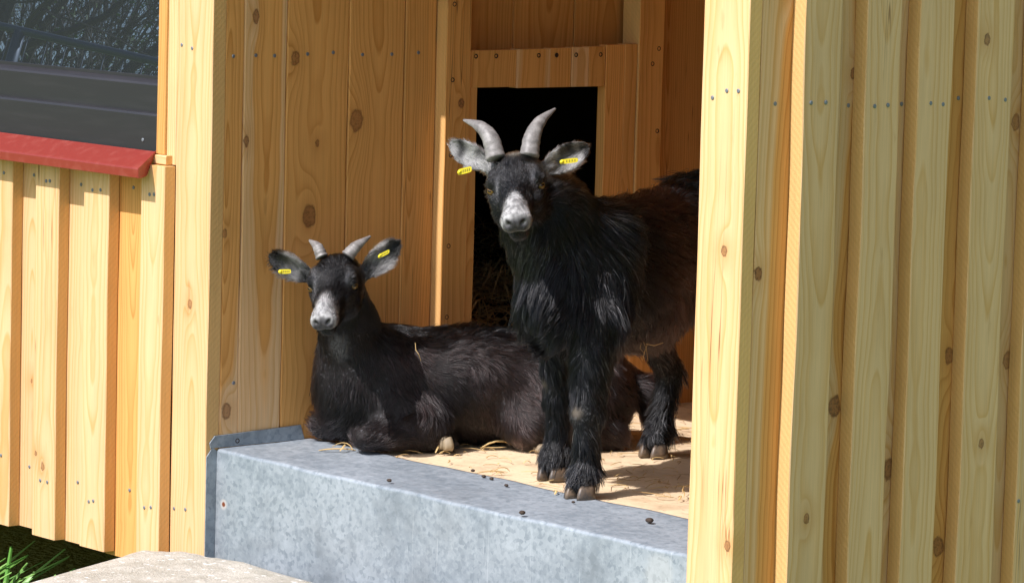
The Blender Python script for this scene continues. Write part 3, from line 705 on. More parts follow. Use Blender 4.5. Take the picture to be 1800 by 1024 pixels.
class Head:
    """goat head in its own frame (mm): x to the goat's left, a from poll to nose, n out of the forehead"""
    def __init__(s, poll, yaw, pitch, roll, sc):
        r, u, f = CR, CU, CF
        y, p, ro = R(yaw), R(pitch), R(roll)
        r1 = math.cos(ro) * r + math.sin(ro) * u; u1 = -math.sin(ro) * r + math.cos(ro) * u
        fwd = -f * math.cos(y) - r1 * math.sin(y); s.x = unit(np.cross(u1, fwd)); fwd = unit(np.cross(s.x, u1))
        s.a = fwd * math.cos(p) - u1 * math.sin(p); s.n = u1 * math.cos(p) + fwd * math.sin(p); s.o = np.asarray(poll); s.s = sc / 1000
    def P(s, x, a, n): return s.o + (s.x * x + s.a * a + s.n * n) * s.s
    def L(s, pts): q = (pts - s.o) / s.s; return np.stack([q @ s.x, q @ s.a, q @ s.n], -1)
    def ax(s): return np.array([s.x, s.a, s.n])
    def build(s, B):
        P, A, k = s.P, s.ax(), s.s
        fl = -s.a
        def E(c, r_, kk=10, ln=6, f_=None): B.ell(P(*c), np.array(r_) * k, A, kk * k, f_ if f_ is not None else fl, ln * k, 'head')
        def K(a, b, ra, rb, kk=10, ln=6, f_=None): B.cap(P(*a), P(*b), ra * k, rb * k, kk * k, f_ if f_ is not None else fl, ln * k, 'head')
        E((0, 12, -34), (39, 44, 38), 12, 12)                               # cranium
        E((0, 38, -26), (34, 34, 27), 12, 10)                               # forehead
        K((0, 52, -36), (0, 128, -30), 31, 18, 14, 6)                     # face
        K((0, 60, -22), (0, 124, -16), 15, 10, 12, 10)                       # nasal bridge
        E((0, 139, -29), (22, 23, 17), 8, 7)                                # muzzle
        E((10, 147, -33), (12, 15, 13), 7, 7); E((-10, 147, -33), (12, 15, 13), 7, 7)
        K((0, 40, -66), (0, 122, -57), 23, 13, 12, 9)                       # lower jaw
        E((0, 132, -58), (14, 14, 10), 6, 8)                                # chin
        for sx in (1, -1):
            E((sx * 22, 44, -58), (17, 32, 26), 14, 7)                      # cheek
            K((sx * 30, 30, -14), (sx * 34, 50, -15), 11, 8, 8, 8)          # brow
            K((sx * 31, 54, -40), (sx * 24, 74, -38), 9, 8, 8, 6)          # under eye
            E((sx * 35, 50, -29), (9, 11, 11), 5, 4)                        # eye lids
            B.cut(P(sx * 41, 58, -27) , np.array((8.5, 8, 4.6)) * k, A, 2 * k)
            K((sx * 29, 50, -17), (sx * 38, 44, -20), 6, 5, 4, 7)
            B.cut(P(sx * 11.5, 162, -27), np.array((5, 7, 3.2)) * k, np.array([unit(s.x + sx * .45 * s.n), s.a, unit(s.n - sx * .45 * s.x)]), 2.5 * k)
            B.cut(P(sx * 17, 150, -46.5), np.array((16, 17, 1.6)) * k, np.array([unit(s.x - sx * .12 * s.n), s.a, s.n]), 2 * k)
        B.cut(P(0, 164, -37), np.array((1.4, 5, 7)) * k, A, 2 * k)
    def ear(s, B, base, tip, wdir, open_, wid, col='ear'):
        """leaf-shaped cupped ear"""
        base, tip = np.asarray(base), np.asarray(tip); ld = unit(tip - base); ln = np.linalg.norm(tip - base)
        o = unit(np.asarray(open_) - ld * (np.asarray(open_) @ ld)); wd = np.cross(ld, o); A = np.array([ld, wd, o])
        c = base + ld * ln * .5
        B.pr.append(('l', (base, A, ln, wid), .006, ld, .010, 'ear'))
        B.cap(base - ld * .014, base + ld * ln * .10, wid * .27, wid * .17, .008, ld, .007, 'ear')
        s.ears = getattr(s, 'ears', []) + [(base, ld, wd, o, ln, wid)]
        return c, A

SKINPASS = False
def finish(root, B, h, colf, n, dens, **kw):
    Vv, Q = B.mesh(h)
    global SKINPASS
    SKINPASS = True; nn = vnormals(Vv, Q); _, _, tags = B.fields(Vv); col, lm = colf(Vv, nn, tags); SKINPASS = False; col = col * .7
    loc = np.array(root.location)
    o = mesh_obj('body', Vv, [tuple(q) for q in Q.tolist()], SKIN, root, smooth=True, attrs={'skin_col': ('FLOAT_COLOR', 'POINT', np.concatenate([col, np.ones((len(col), 1))], 1))})
    coat('coat', root, B, Vv, Q, colf, n, dens, **kw)
    return Vv, Q

def hoof(parent, c, fwd, left, sc=1.0, up=(0, 0, 1), m=None):
    """cloven hoof: two toes under one part"""
    v = []; f = []; fwd, left, up = unit(fwd), unit(left), unit(up)
    for sx in (1, -1):
        base = len(v); n = 14
        rows = [(0, 1.06, 0), (.35, 1.0, .0), (.75, .88, -.06), (1.0, .70, -.14)]
        for h_, s_, sh in rows:
            for j in range(n):
                a = 6.28318 * j / n; x = math.cos(a); y = math.sin(a)
                fx = (x * .0165 if x > 0 else x * .011) * s_; fy = y * .0075 * s_
                if x > 0: fy *= (1 - .55 * x ** 2)
                v.append(c + fwd * (fx + sh * .02 + .003) * sc + left * (fy * 1.25 + sx * .0098 + sx * -.0022 * max(x, 0)) * sc + up * (.0015 + h_ * .016) * sc)
        for q in range(3):
            for j in range(n): f.append((base + q * n + j, base + q * n + (j + 1) % n, base + (q + 1) * n + (j + 1) % n, base + (q + 1) * n + j))
        f.append([base + j for j in range(n)][::-1]); f.append([base + 3 * n + j for j in range(n)])
    return mesh_obj('hoof', v, f, m or HOOF, parent, smooth=True)

def eye(H, sx, root):
    e = ellipsoid('eye', H.P(sx * 36.2, 51, -27.5), np.array((7.4, 7.4, 7)) * H.s, H.ax(), EYE, root)
    look = unit(sx * .60 * H.x + .66 * H.a + .40 * H.n); c = H.P(sx * 36.2, 51, -27.5) + look * 6.2 * H.s
    hz = unit(np.cross(H.n, look)); ellipsoid('pupil', c, np.array((4.0, 1.9, 1.4)) * H.s, np.array([hz, np.cross(look, hz), look]), PUP, e, 12, 8)
    lid = unit(look + .2 * H.n)
def ear_tag(root, c, d, up, nrm, w_=.020, h_=.0085):
    """yellow plastic tag, rounded bar with a raised stud"""
    d, up = unit(d), unit(up); nrm = unit(np.cross(d, up)); pts = []
    for i in range(16):
        a = 6.28318 * i / 16; x = abs(math.cos(a)) ** .45 * math.copysign(1, math.cos(a)); y = abs(math.sin(a)) ** .45 * math.copysign(1, math.sin(a))
        pts.append(c + d * x * w_ / 2 + up * y * h_ / 2)
    t = plate('ear_tag', pts, nrm, .0022, TAG, root)
    ellipsoid('stud', c + nrm * .001 - d * w_ * .38, (.0035, .0035, .0035), np.array([d, up, nrm]), TAG, t, 10, 8)
    for i in range(4):
        q = c + d * w_ * (-.12 + .15 * i) + nrm * .0023
        plate('number', [q - d * .0008 - up * h_ * .22, q + d * .0008 - up * h_ * .22, q + d * .0008 + up * h_ * .22, q - d * .0008 + up * h_ * .22], nrm, .0002, TAGINK, t)
    return t

BLACK = np.array((.0018, .002, .0028)); GREY = np.array((.13, .13, .14)); WHITE = np.array((.66, .655, .65))
def sstep(x, a, b): t = np.clip((x - a) / (b - a), 0, 1); return t * t * (3 - 2 * t)
def head_color(H, P, col, brown=None, bridge=1.0, muz=1.0):
    q = H.L(P); x, a, n = q[:, 0], q[:, 1], q[:, 2]; inh = (a > -25) & (a < 185) & (np.abs(x) < 55) & (n > -95) & (n < 30)
    jit = rng.normal(size=len(P))
    wid = np.interp(a, [92, 112, 128, 140], [3, 11, 17, 24]) * bridge
    m = sstep(a, 94, 114) * sstep(-np.abs(x) + wid + jit * 2.5, -3, 5) * sstep(n, -34, -26) * inh
    m = np.maximum(m, sstep(a, 108, 126) * sstep(n + jit * 3, -50, -38) * inh * .9 * muz)
    if not SKINPASS: m = m * np.where(rng.random(len(P)) < .80 - .25 * sstep(-a, -110, -80), 1, .12) * (.75 + .35 * np.clip(wnoise(P, 200)[:, 0], -1, 1)); m = np.clip(m, 0, 1)
    col = col * (1 - m[:, None]) + (WHITE * .85)[None] * m[:, None]
    g = sstep(a, 153, 161) * sstep(n, -44, -38) * inh; col = col * (1 - g[:, None]) + np.array((.10, .095, .105)) * g[:, None]      # nose leather
    if SKINPASS: col = col * (.75 + .35 * np.clip(wnoise(P, 420)[:, :1], -1, 1))
    for sx in (1, -1):
        d = np.sqrt(((x - sx * 10.5) / 5) ** 2 + ((n + 27 - 1.5 * np.abs(x) * .2) / 3.6) ** 2); e = (np.exp(-d ** 4) * (a > 148) * inh)[:, None]; col = col * (1 - e) + np.array((.006, .005, .005)) * e
    e = (np.exp(-((n + 46.5) / 2.2) ** 2) * sstep(a, 118, 130) * inh)[:, None]; col = col * (1 - e) + np.array((.008, .008, .008)) * e
    cdn = sstep(a, 110, 135) * sstep(-n, 44, 50) * inh * .5; col = col * (1 - cdn[:, None]) + np.array((.02, .02, .022)) * cdn[:, None]
    for sx in (1, -1):    # pale flecks beside the eyes
        d = np.sqrt(((x - sx * 27) / 4) ** 2 + ((a - 62) / 11) ** 2 + ((n + 16) / 14) ** 2); e = np.exp(-d * d) * .5 * inh
        d = np.sqrt(((x - sx * 34) / 5) ** 2 + ((a - 36) / 7) ** 2 + ((n + 14) / 10) ** 2); e = e + np.exp(-d * d) * .6 * inh * (rng.random(len(P)) < .5)
        e = np.clip(e, 0, 1)[:, None]; col = col * (1 - e) + GREY * 1.2 * e
    return col, inh, q
def len_head(H, q, inh, lm):
    x, a, n = q.T
    s_ = np.where(inh & (a > 120), .8, 1.0); s_ = np.where(inh & (a > 153) & (n > -46), .3, s_)
    de = np.sqrt((np.abs(x) - 38) ** 2 + (a - 55) ** 2 + (n + 25) ** 2); s_ = np.where(inh & (de < 9), .2, s_); return lm * s_

# ---- the standing goat
def standing_goat():
    base = np.array([.589, .247, 0.]); Fd = unit([.29, -.957, 0]); Ld = unit([.957, .29, 0]); Z = np.array([0, 0, 1.])
    A = np.array([Fd, Ld, Z]); q = lambda s_, l, z: base + Fd * s_ + Ld * l + Z * z
    root = empty('standing_goat', tuple(base), 'black horned goat standing in the porch with pale nose stripe and yellow ear tags', 'goat')
    B = Body(); bk = -Fd
    dn = unit(-Z * 1.0 + bk * .55)
    B.ell(q(.0, 0, .325), (.10, .070, .095), A, .03, dn, .026)
    B.ell(q(.055, 0, .29), (.06, .055, .07), A, .03, unit(-Z + Fd * .2), .038)
    B.ell(q(-.16, 0, .306), (.175, .095, .106), A, .03, unit(bk + -Z * .6), .034, 'flank')
    B.cap(q(-.02, 0, .382), q(-.20, 0, .372), .05, .055, .03, unit(bk - Z * .1), .040, 'top')
    B.ell(q(-.28, 0, .35), (.13, .075, .085), A, .03, unit(bk - Z * .4), .036, 'flank')
    B.ell(q(-.36, 0, .368), (.10, .074, .092), A, .03, unit(bk * .6 - Z), .034, 'flank')
    for sx, so_, ho in ((1, .059, -.42), (-1, -.060, -.356)):
        l = .061 * sx
        B.cap(q(-.03, sx * .040, .385), q(so_ * .5, l * .95, .265), .045, .044, .02, dn, .034)
        B.cap(q(so_ * .5, l, .265), q(so_ * .8, l, .215), .037, .027, .015, -Z, .022, 'leg')
        B.cap(q(so_ * .8, l, .225), q(so_ * .97, l, .132), .030, .022, .012, unit(-Z + bk * .3), .024, 'leg')
        B.ell(q(so_, l, .128), (.023, .022, .027), A, .01, -Z, .016, 'leg')
        B.cap(q(so_, l, .12), q(so_, l, .048), .0185, .0165, .01, unit(-Z + bk * .3), .024, 'leg')
        B.ell(q(so_ + .001, l, .042), (.021, .022, .018), A, .01, unit(-Z + bk * .4), .026, 'foot')
        B.cap(q(so_ + .003, l, .036), q(so_ + .009, l, .026), .019, .020, .008, unit(-Z + Fd * .3), .018, 'foot')
        B.cap(q(-.36, sx * .045, .34), q(ho + .035, l * 1.0, .225), .07, .036, .025, unit(-Z + bk * .5), .032, 'leg')
        B.cap(q(ho + .038, l, .225), q(ho - .035, l * .95, .135), .029, .019, .012, unit(-Z + bk * .5), .022, 'leg')
        B.ell(q(ho - .038, l * .95, .13), (.019, .016, .024), A, .01, -Z, .016, 'leg')
        B.cap(q(ho - .036, l * .95, .125), q(ho - .012, l * .95, .048), .018, .0165, .01, unit(-Z + bk * .4), .026, 'leg')
        B.ell(q(ho - .010, l * .95, .042), (.022, .022, .018), A, .01, unit(-Z + bk * .4), .026, 'foot')
        B.cap(q(ho - .006, l * .95, .036), q(ho + .003, l * .95, .026), .019, .020, .008, unit(-Z), .018, 'foot')
        hoof(root, q(so_ + .010, l, 0), Fd, Ld, 1.3); hoof(root, q(ho + .004, l * .95, 0), Fd, Ld, 1.3)
    B.cap(q(-.44, 0, .40), q(-.49, 0, .43), .018, .012, .01, unit(bk + Z * .3), .04)
    H = Head(V(903, 274, 5.425), 4, 30, 6.5, .98)
    nb = H.P(0, 5, -52)
    B.cap(q(-.0, 0, .345), nb * .55 + q(.0, 0, .37) * .45, .080, .058, .03, unit(-Z + bk * .25), .036, 'neck')
    B.cap(nb * .55 + q(.0, 0, .37) * .45, nb, .057, .043, .025, unit(-Z + bk * .35), .028, 'neck')
    B.cap(H.P(0, 45, -70), nb * .5 + q(.06, 0, .30) * .5, .024, .042, .02, unit(-Z), .032, 'neck')
    H.build(B)
    H.ear(B, V(856, 291, 5.45), V(790, 249, 5.475), None, -CF + CU * -.15 - CR * .1, .036)
    H.ear(B, V(958, 296, 5.44), V(1036, 256, 5.46), None, -CF + CU * -.1 + CR * .05, .041)
    flank_c = np.array((.028, .0135, .0105))
    def colf(P, nn, tags):
        n = len(P); body = tags.get('flank', 0) * np.ones(n)
        s_ = (P - base) @ Fd; z = P[:, 2]
        col = BLACK[None] * (.7 + .7 * rng.random((n, 1)))
        b = (sstep(-s_, .02, .16) * sstep(z, .12, .26) * .9 * (.7 + .3 * wnoise(P, 25)[:, 0]))[:, None]; b = np.clip(b, 0, 1)
        top = sstep(z, .425, .445)[:, None]; b = b * (1 - top)
        col = col * (1 - b) + flank_c * (.6 + .8 * rng.random((n, 1))) * b
        # silver hairs on mane, throat and legs, also painting sun sheen into the coat
        pr = .035 + .38 * np.exp(-((P - V(1045, 385, 5.50)) @ CR / .045) ** 2 - ((P - V(1045, 385, 5.50)) @ CU / .040) ** 2) + .16 * tags.get('neck', 0) + .12 * tags.get('top', 0) * sstep(s_, -.12, .0) + .12 * tags.get('leg', 0) + .10 * tags.get('foot', 0)
        sil = rng.random(n) < pr * (.6 + .6 * np.clip(wnoise(P, 40)[:, 1], -1, 1)); col[sil] = GREY * (.4 + .9 * rng.random((sil.sum(), 1)))
        col, inh, qq = head_color(H, P, col)
        # tuft of cream hair between the horns
        t = np.exp(-(((qq[:, 0]) / 9) ** 2 + ((qq[:, 1] - 0) / 12) ** 2)) * (qq[:, 2] > -8) * inh; t = t[:, None]; col = col * (1 - t) + np.array((.50, .47, .40)) * t
        e = np.clip(tags.get('ear', 0), 0, 1)
        if np.ndim(e):
            pat = .5 + .5 * wnoise(P, 130)[:, 0]
            inside = np.zeros(n); edge = np.zeros(n)
            for (b0, ld, wd, o, ln_, wi) in H.ears:
                rr = P - b0; al = (rr @ ld) / ln_; ww = np.abs(rr @ wd) / (wi / 2)
                near = (np.linalg.norm(rr, axis=1) < ln_ * 1.15); inside = np.maximum(inside, near * (nn @ o > -.1) * (1 - .6 * sstep(al, .7, 1.0)))
            ec = np.array((.26, .256, .25))[None] * (.08 + 1.0 * np.clip(pat * 1.3 - .25 + .45 * inside, 0, 1.2)[:, None]) * (.35 + .75 * inside[:, None])
            col = col * (1 - e[:, None]) + ec * e[:, None]
        # bald knees
        for kp in (q(.059 + .017, .061 - .004, .130), q(-.060 + .015, -.061 - .010, .152)):
            d = np.linalg.norm(P - kp, axis=1); t = np.exp(-(d / .0105) ** 4)[:, None]; col = col * (1 - t) + np.array((.20, .165, .13)) * t
        lm = np.ones(n)
        for kp in (q(.059 + .017, .061 - .004, .130), q(-.060 + .015, -.061 - .010, .152)): dk = np.linalg.norm(P - kp, axis=1); lm = np.where(dk < .011, .08, np.where(dk < .026, .4, lm))
        lm = len_head(H, qq, inh & (tags.get('head', 0) > .3), lm)
        lm = np.where(P[:, 2] < .03, .6, lm)
        return col, lm
    def dens(P):
        s_ = (P - base) @ Fd; qh = H.L(P); hd = (qh[:, 1] > -30) & (np.abs(qh[:, 0]) < 100) & (qh[:, 2] > -100) & (P[:, 2] > .38)
        return np.where(hd, 9.0, 1.0) * np.where(s_ < -.25, .45, 1) * np.where(P[:, 2] < .22, 1.7, 1)
    finish(root, B, .0026, colf, 125000, dens)
    # horns
    def horn(p0, p1, p2, p3, r0):
        tube('horn', [V(*p0), V(*p1), V(*p2), V(*p3)], [r0, r0 * .88, r0 * .62, .0015], HORN, root, ridges=13, flat=1.25, up=H.x)
    horn((872, 279, 5.425), (862, 243, 5.435), (843, 222, 5.45), (815, 211, 5.475), .0116)
    horn((930, 275, 5.425), (936, 240, 5.435), (950, 213, 5.45), (976, 191, 5.475), .0116)
    eye(H, 1, root); eye(H, -1, root)
    ear_tag(root, V(817, 300, 5.43), CR * 1 + CU * .25, CU, -CF, .021, .009)
    ear_tag(root, V(1000, 283, 5.43), CR * 1 + CU * .12, CU, -CF, .027, .007)
    return root, H
sg, HA = standing_goat()

# ---- the lying goat
def lying_goat():
    base = np.array([.075, .240, 0.]); Fd = unit([-.433, -.901, 0]); Ld = unit([.901, -.433, 0]); Z = np.array([0, 0, 1.])
    A = np.array([Fd, Ld, Z]); q = lambda s_, l, z: base + Fd * s_ + Ld * l + Z * z
    root = empty('lying_goat', tuple(base), 'young black goat lying on the porch floor with small horns, white nose and raised ears', 'goat')
    B = Body(); bk = -Fd; dn = unit(-Z + bk * .45)
    B.ell(q(.0, .01, .095), (.072, .062, .092), A, .03, unit(-Z + Fd * .1), .024)
    B.ell(q(-.05, .012, .10), (.09, .075, .09), A, .03, dn, .024)
    B.ell(q(-.19, .01, .095), (.18, .096, .092), A, .03, dn, .026, 'flank')
    B.cap(q(-.02, .0, .145), q(-.30, .0, .135), .035, .040, .03, bk, .026, 'top')
    B.ell(q(-.362, .01, .085), (.098, .090, .082), A, .03, dn, .030, 'flank')
    # near foreleg folded under
    pc = floor_pt(640, 800) ; ph = floor_pt(785, 795)
    pc[2] = .027; ph[2] = .017
    B.cap(q(-.05, .070, .075), q(-.10, .085, .045), .035, .032, .02, dn, .022, 'leg')
    B.cap(q(-.10, .085, .045), pc + Ld * -.014, .030, .017, .03, unit(Fd), .020, 'leg')
    B.cap(pc, ph, .019, .014, .010, bk, .014, 'leg')
    B.cap(q(-.06, -.04, .05), q(.045, -.02, .03), .03, .024, .012, unit(Fd), .020, 'leg')
    B.cap(q(.045, -.02, .03), q(-.05, .0, .02), .02, .018, .012, bk, .02, 'leg')
    # near hind leg
    B.ell(q(-.34, .07, .070), (.10, .050, .066), A, .04, dn, .028, 'flank')
    B.cap(q(-.33, .085, .06), q(-.25, .095, .040), .045, .028, .04, unit(-Z + bk * .2), .028, 'leg')
    hf = floor_pt(958, 793); hf[2] = .017; hk = floor_pt(1072, 790); hk[2] = .028
    B.cap(q(-.27, .105, .038), hk, .032, .026, .015, unit(bk - Z * .5), .026, 'leg')
    B.cap(hk, hf, .019, .014, .012, unit(bk - Z * .4), .022, 'leg')
    B.cap(q(-.44, .0, .10), q(-.475, .03, .085), .028, .022, .015, unit(bk - Z * .6), .035, 'tail')
    B.cap(q(-.475, .03, .085), q(-.48, .05, .05), .022, .014, .015, unit(-Z), .035, 'tail')
    H = Head(V(588, 452, 5.80), 11, 33, 4.0, .92)
    nb = H.P(0, 5, -50)
    B.cap(q(.0, .01, .13), nb * .5 + q(.0, .0, .14) * .5, .052, .040, .03, unit(-Z + bk * .2), .016, 'neck')
    B.cap(nb * .5 + q(.0, .0, .14) * .5, nb, .040, .036, .02, unit(-Z + bk * .2), .014, 'neck')
    B.cap(H.P(0, 42, -66), q(.02, .02, .16), .024, .038, .02, -Z, .022, 'neck')
    H.build(B)
    H.ear(B, V(545, 484, 5.82), V(471, 447, 5.83), None, -CF - CU * .2 - CR * .2, .038)
    H.ear(B, V(640, 480, 5.82), V(702, 424, 5.83), None, -CF - CU * .15 + CR * .1, .040)
    fc = np.array((.026, .016, .015))
    def colf(P, nn, tags):
        n = len(P); col = BLACK[None] * (.7 + .7 * rng.random((n, 1)))
        hd = tags.get('head', 0) + tags.get('neck', 0) * .8
        b = np.clip((1 - hd) * (.75 + .35 * wnoise(P, 22)[:, 0]) * sstep(P[:, 2], .19, .15), 0, 1)[:, None]
        col = col * (1 - b) + fc * (.6 + .9 * rng.random((n, 1))) * b
        sil = rng.random(n) < (.015 + .03 * wnoise(P, 40)[:, 1]); col[sil] = GREY * (.35 + .7 * rng.random((sil.sum(), 1)))  # sparse grey hairs paint sheen into the coat colour
        col, inh, qq = head_color(H, P, col, bridge=1.05)
        # pale throat bib
        c0 = V(590, 622, 5.80); d = (P - c0); dd = np.sqrt((d @ CR / .030) ** 2 + (d @ CU / .034) ** 2 + (d @ CF / .06) ** 2)
        t = np.clip(1.15 - dd, 0, 1) * (rng.random(n) < .75) * (1 - tags.get('head', 0) * .7); t = t[:, None]; col = col * (1 - t) + np.array((.42, .42, .43)) * t
        e = np.clip(tags.get('ear', 0) * np.ones(n), 0, 1); inside = np.zeros(n); rimw = np.zeros(n)
        for (b0, ld, wd, o, ln_, wi) in H.ears:
            rr = P - b0; al = (rr @ ld) / ln_; ww = (rr @ wd) / (wi / 2); near = np.linalg.norm(rr, axis=1) < ln_ * 1.15
            inside = np.maximum(inside, near * (np.exp(-((al - .35) / .22) ** 2) * .8 + sstep(np.abs(ww), .55, .95) * sstep(-al, -.8, -.5) * .5))
        pat = np.clip(.55 + .6 * wnoise(P, 150)[:, 0], 0, 1)
        ec = np.array((.22, .217, .215))[None] * (.05 + .95 * np.clip(inside * (.6 + pat), 0, 1))[:, None]
        col = col * (1 - e[:, None]) + ec * e[:, None]
        lm = len_head(H, qq, inh & (tags.get('head', 0) > .3), np.ones(n)); return col, lm
    def dens(P):
        qh = H.L(P); hd = (np.abs(qh[:, 0]) < 105) & (P[:, 2] > .20); return np.where(hd, 7.0, 1.0) * np.where((P - base) @ Ld < -.06, .4, 1)
    finish(root, B, .0026, colf, 135000, dens, lenf=lambda p, L, t: L * (.78 + .22 * t.get('ear', 0) + .38 * t.get('head', 0) + .3 * t.get('tail', 0)), radius=.00024, clump=.6)
    for p0, p1, p2, r0 in (((566, 452, 5.80), (558, 434, 5.805), (544, 422, 5.82), .0085), ((611, 450, 5.80), (626, 433, 5.805), (651, 415, 5.82), .0095)):
        tube('horn', [V(*p0), V(*p1), V(*p2)], [r0, r0 * .82, .0016], HORN, root, ridges=8, flat=1.2, up=H.x)
    eye(H, 1, root); eye(H, -1, root)
    ear_tag(root, V(501, 477, 5.80), CR * 1 + CU * .03, CU, -CF, .019, .007)
    ear_tag(root, V(675, 446, 5.80), CR * 1 + CU * .5, CU, -CF, .019, .0065)
    ear_tag(root, V(662, 437, 5.835), CR * 1 + CU * .8, CU, -CF, .018, .005)
    PALE = simple('pale_hoof', (.27, .21, .13), .6)
    hoof(root, floor_pt(790, 799) + Z * .014, Z, unit(Ld + .3 * bk), .8, up=Fd, m=PALE); hoof(root, floor_pt(956, 797) + Z * .002, Fd, Ld, .85, m=PALE)
    return root, H
lg, HB = lying_goat()

# ------------------------------------------------------------------ straw, droppings, grass
def stalks(name, items, m, parent=None, wid=.0016):
    """items: list of (points, width, tone)"""
    v = []; f = []; tone = []
    for pts, wd, tn in items:
        pts = np.asarray(pts); tg = np.gradient(pts, axis=0); tg /= np.maximum(np.linalg.norm(tg, axis=1, keepdims=True), 1e-9); b = len(v)
        for i, p in enumerate(pts):
            x = unit(np.cross(tg[i], (0.1, .2, 1))); y = np.cross(tg[i], x); ww = wd * (1 if 0 < i < len(pts) - 1 else .6)
            for c_, s_ in ((1, 0), (0, .5), (-1, 0), (0, -.5)): v.append(p + x * ww * c_ + y * ww * s_)
        for i in range(len(pts) - 1):
            for j in range(4): f.append((b + i * 4 + j, b + i * 4 + (j + 1) % 4, b + (i + 1) * 4 + (j + 1) % 4, b + (i + 1) * 4 + j))
        f.append((b + 3, b + 2, b + 1, b)); e = b + (len(pts) - 1) * 4; f.append((e, e + 1, e + 2, e + 3)); tone += [tn] * (4 * len(pts))
    return mesh_obj(name, v, f, m, parent, attrs={'tone': ('FLOAT', 'POINT', tone)})
def arcstalk(c, L, ang, z0=.002, lift=.0, bend=.2, n=6):
    t = np.linspace(-.5, .5, n); a = ang + bend * t * 2
    return np.stack([c[0] + np.cumsum(np.cos(a)) * L / n - np.cos(ang) * L / 2, c[1] + np.cumsum(np.sin(a)) * L / n - np.sin(ang) * L / 2, z0 + lift * (1 - 4 * t ** 2)], -1)
its = []
for i in range(1000):
    x, y = .02 + 1.13 * rng.random(), .21 + 1.2 * rng.random()
    if x > .55 and y < .3 and rng.random() < .8: continue
    its.append((arcstalk((x, y), .01 + .05 * rng.random() ** 1.5, rng.random() * 6.28, .0022 + .003 * rng.random(), .004 * rng.random(), rng.normal() * .5), .0006 + .0007 * rng.random(), rng.random()))
for i in range(620):   # drift along the right side of the floor
    x, y = 1.0 + .13 * rng.normal(), .32 + .28 * rng.random(); x = min(x, 1.15)
    its.append((arcstalk((x, y), .02 + .05 * rng.random(), rng.random() * 6.28, .002 + .008 * rng.random(), .006 * rng.random(), rng.normal() * .6), .0007 + .0006 * rng.random(), rng.random()))
tag(stalks('loose_straw', its, STRAW), 'thin scatter of straw bits over the porch floor', 'straw', kind='stuff')
its = []
for i in range(2600):
    t = rng.random(); x = -.03 - 1.1 * t; y = .6 + .9 * rng.random(); z = .125 + .10 * (1 - np.exp(-t * 3)) * (.6 + .5 * math.sin(y * 9)) * 1.0 * rng.random() ** .4
    its.append((arcstalk((x, y), .05 + .10 * rng.random(), rng.random() * 6.28, z, .02 * rng.normal(), rng.normal() * .4), .0012 + .0012 * rng.random(), rng.random()))
tag(stalks('straw_bedding', its, STRAW), 'straw bedding on the dark floor behind the hatch', 'straw', kind='stuff')
def single(px, py, L, ang, wd, tn, label, lift=.004, bend=.6, extra=()):
    c = floor_pt(px, py); z0 = .0035
    it = [(arcstalk(c, L, ang, z0, lift, bend), wd, tn)] + [(arcstalk(c + np.array((dx, dy, 0)), l2, a2, z0 + .002, lift * 2, b2), wd * .7, tn) for dx, dy, l2, a2, b2 in extra]
    o = stalks('straw_stalk', it, STRAW); tag(o, label, 'straw', 'straw stalks on the porch floor'); return o
single(590, 794, .075, .95, .0022, .3, 'straw stalk at the zinc edge under the lying goat\'s chest', extra=((.01, .0, .04, 2.2, .8), (0, .01, .05, .4, -.5)))
single(870, 790, .075, 1.15, .0032, .1, 'broad pale straw blade against the lying goat\'s belly', lift=.012, bend=.3)
single(768, 797, .035, 2.0, .0016, .15, 'bent pale straw bit beside the lying goat\'s front hoof', lift=.014, extra=((.004, .0, .03, .3, 1.5), (-.004, .004, .03, 3.0, 1.0)))
single(860, 834, .055, 1.0, .0018, .7, 'brown straw stalk on the floor left of the standing goat\'s front hooves', extra=((.012, .01, .04, 1.3, .5),))
single(972, 870, .030, 2.4, .0018, .1, 'short pale straw piece lying at the zinc edge beside the standing goat\'s hoof')
single(1190, 880, .035, 2.3, .0015, .35, 'short straw piece near the sunlit right corner board')
single(860, 773, .03, 1.9, .0013, .2, 'small curled straw on edge before the lying goat\'s belly', lift=.014, bend=2.2)
def straw_line(pts, wd, tn, label):
    o = stalks('straw_stalk', [(np.array(pts), wd, tn)], STRAW); tag(o, label, 'straw'); return o
straw_line([V(730, 602, 5.80), V(731, 615, 5.795), V(736, 622, 5.79), V(740, 634, 5.79)], .0009, .25, 'thin straw caught in the fur on the lying goat\'s shoulder')
bel = [([V(1140, 600, 5.62), V(1133, 618, 5.62), V(1130, 632, 5.62)], .0008, .1), ([V(1130, 598, 5.62), V(1136, 612, 5.62), V(1139, 634, 5.61)], .0007, .2), ([V(1135, 604, 5.60), V(1150, 607, 5.60), V(1166, 602, 5.6)], .0012, .2), ([V(1128, 600, 5.62), V(1125, 612, 5.62), V(1134, 622, 5.62)], .0007, .2)]
tag(stalks('straw_wisp', [(np.array(a), b, c_) for a, b, c_ in bel], STRAW), 'wisp of straw hanging from the standing goat\'s belly fur', 'straw')
def dropping(x, y, s_, label):
    v = []; f = []; n = 10; k_ = 6; ph = rng.random() * 6
    for i in range(k_ + 1):
        for j in range(n):
            th_ = math.pi * i / k_; a = 6.283 * j / n; r_ = s_ * (1 + .18 * math.sin(3 * a + ph) * math.sin(th_))
            v.append((x + r_ * 1.25 * math.sin(th_) * math.cos(a), y + r_ * math.sin(th_) * math.sin(a), .0028 + s_ * .75 * (1 + math.cos(th_))))
    for i in range(k_):
        for j in range(n): f.append((i * n + j, (i + 1) * n + j, (i + 1) * n + (j + 1) % n, i * n + (j + 1) % n))
    tag(mesh_obj('dropping', v, f, DUNG, smooth=True), label, 'dropping', 'droppings on the threshold and floor')
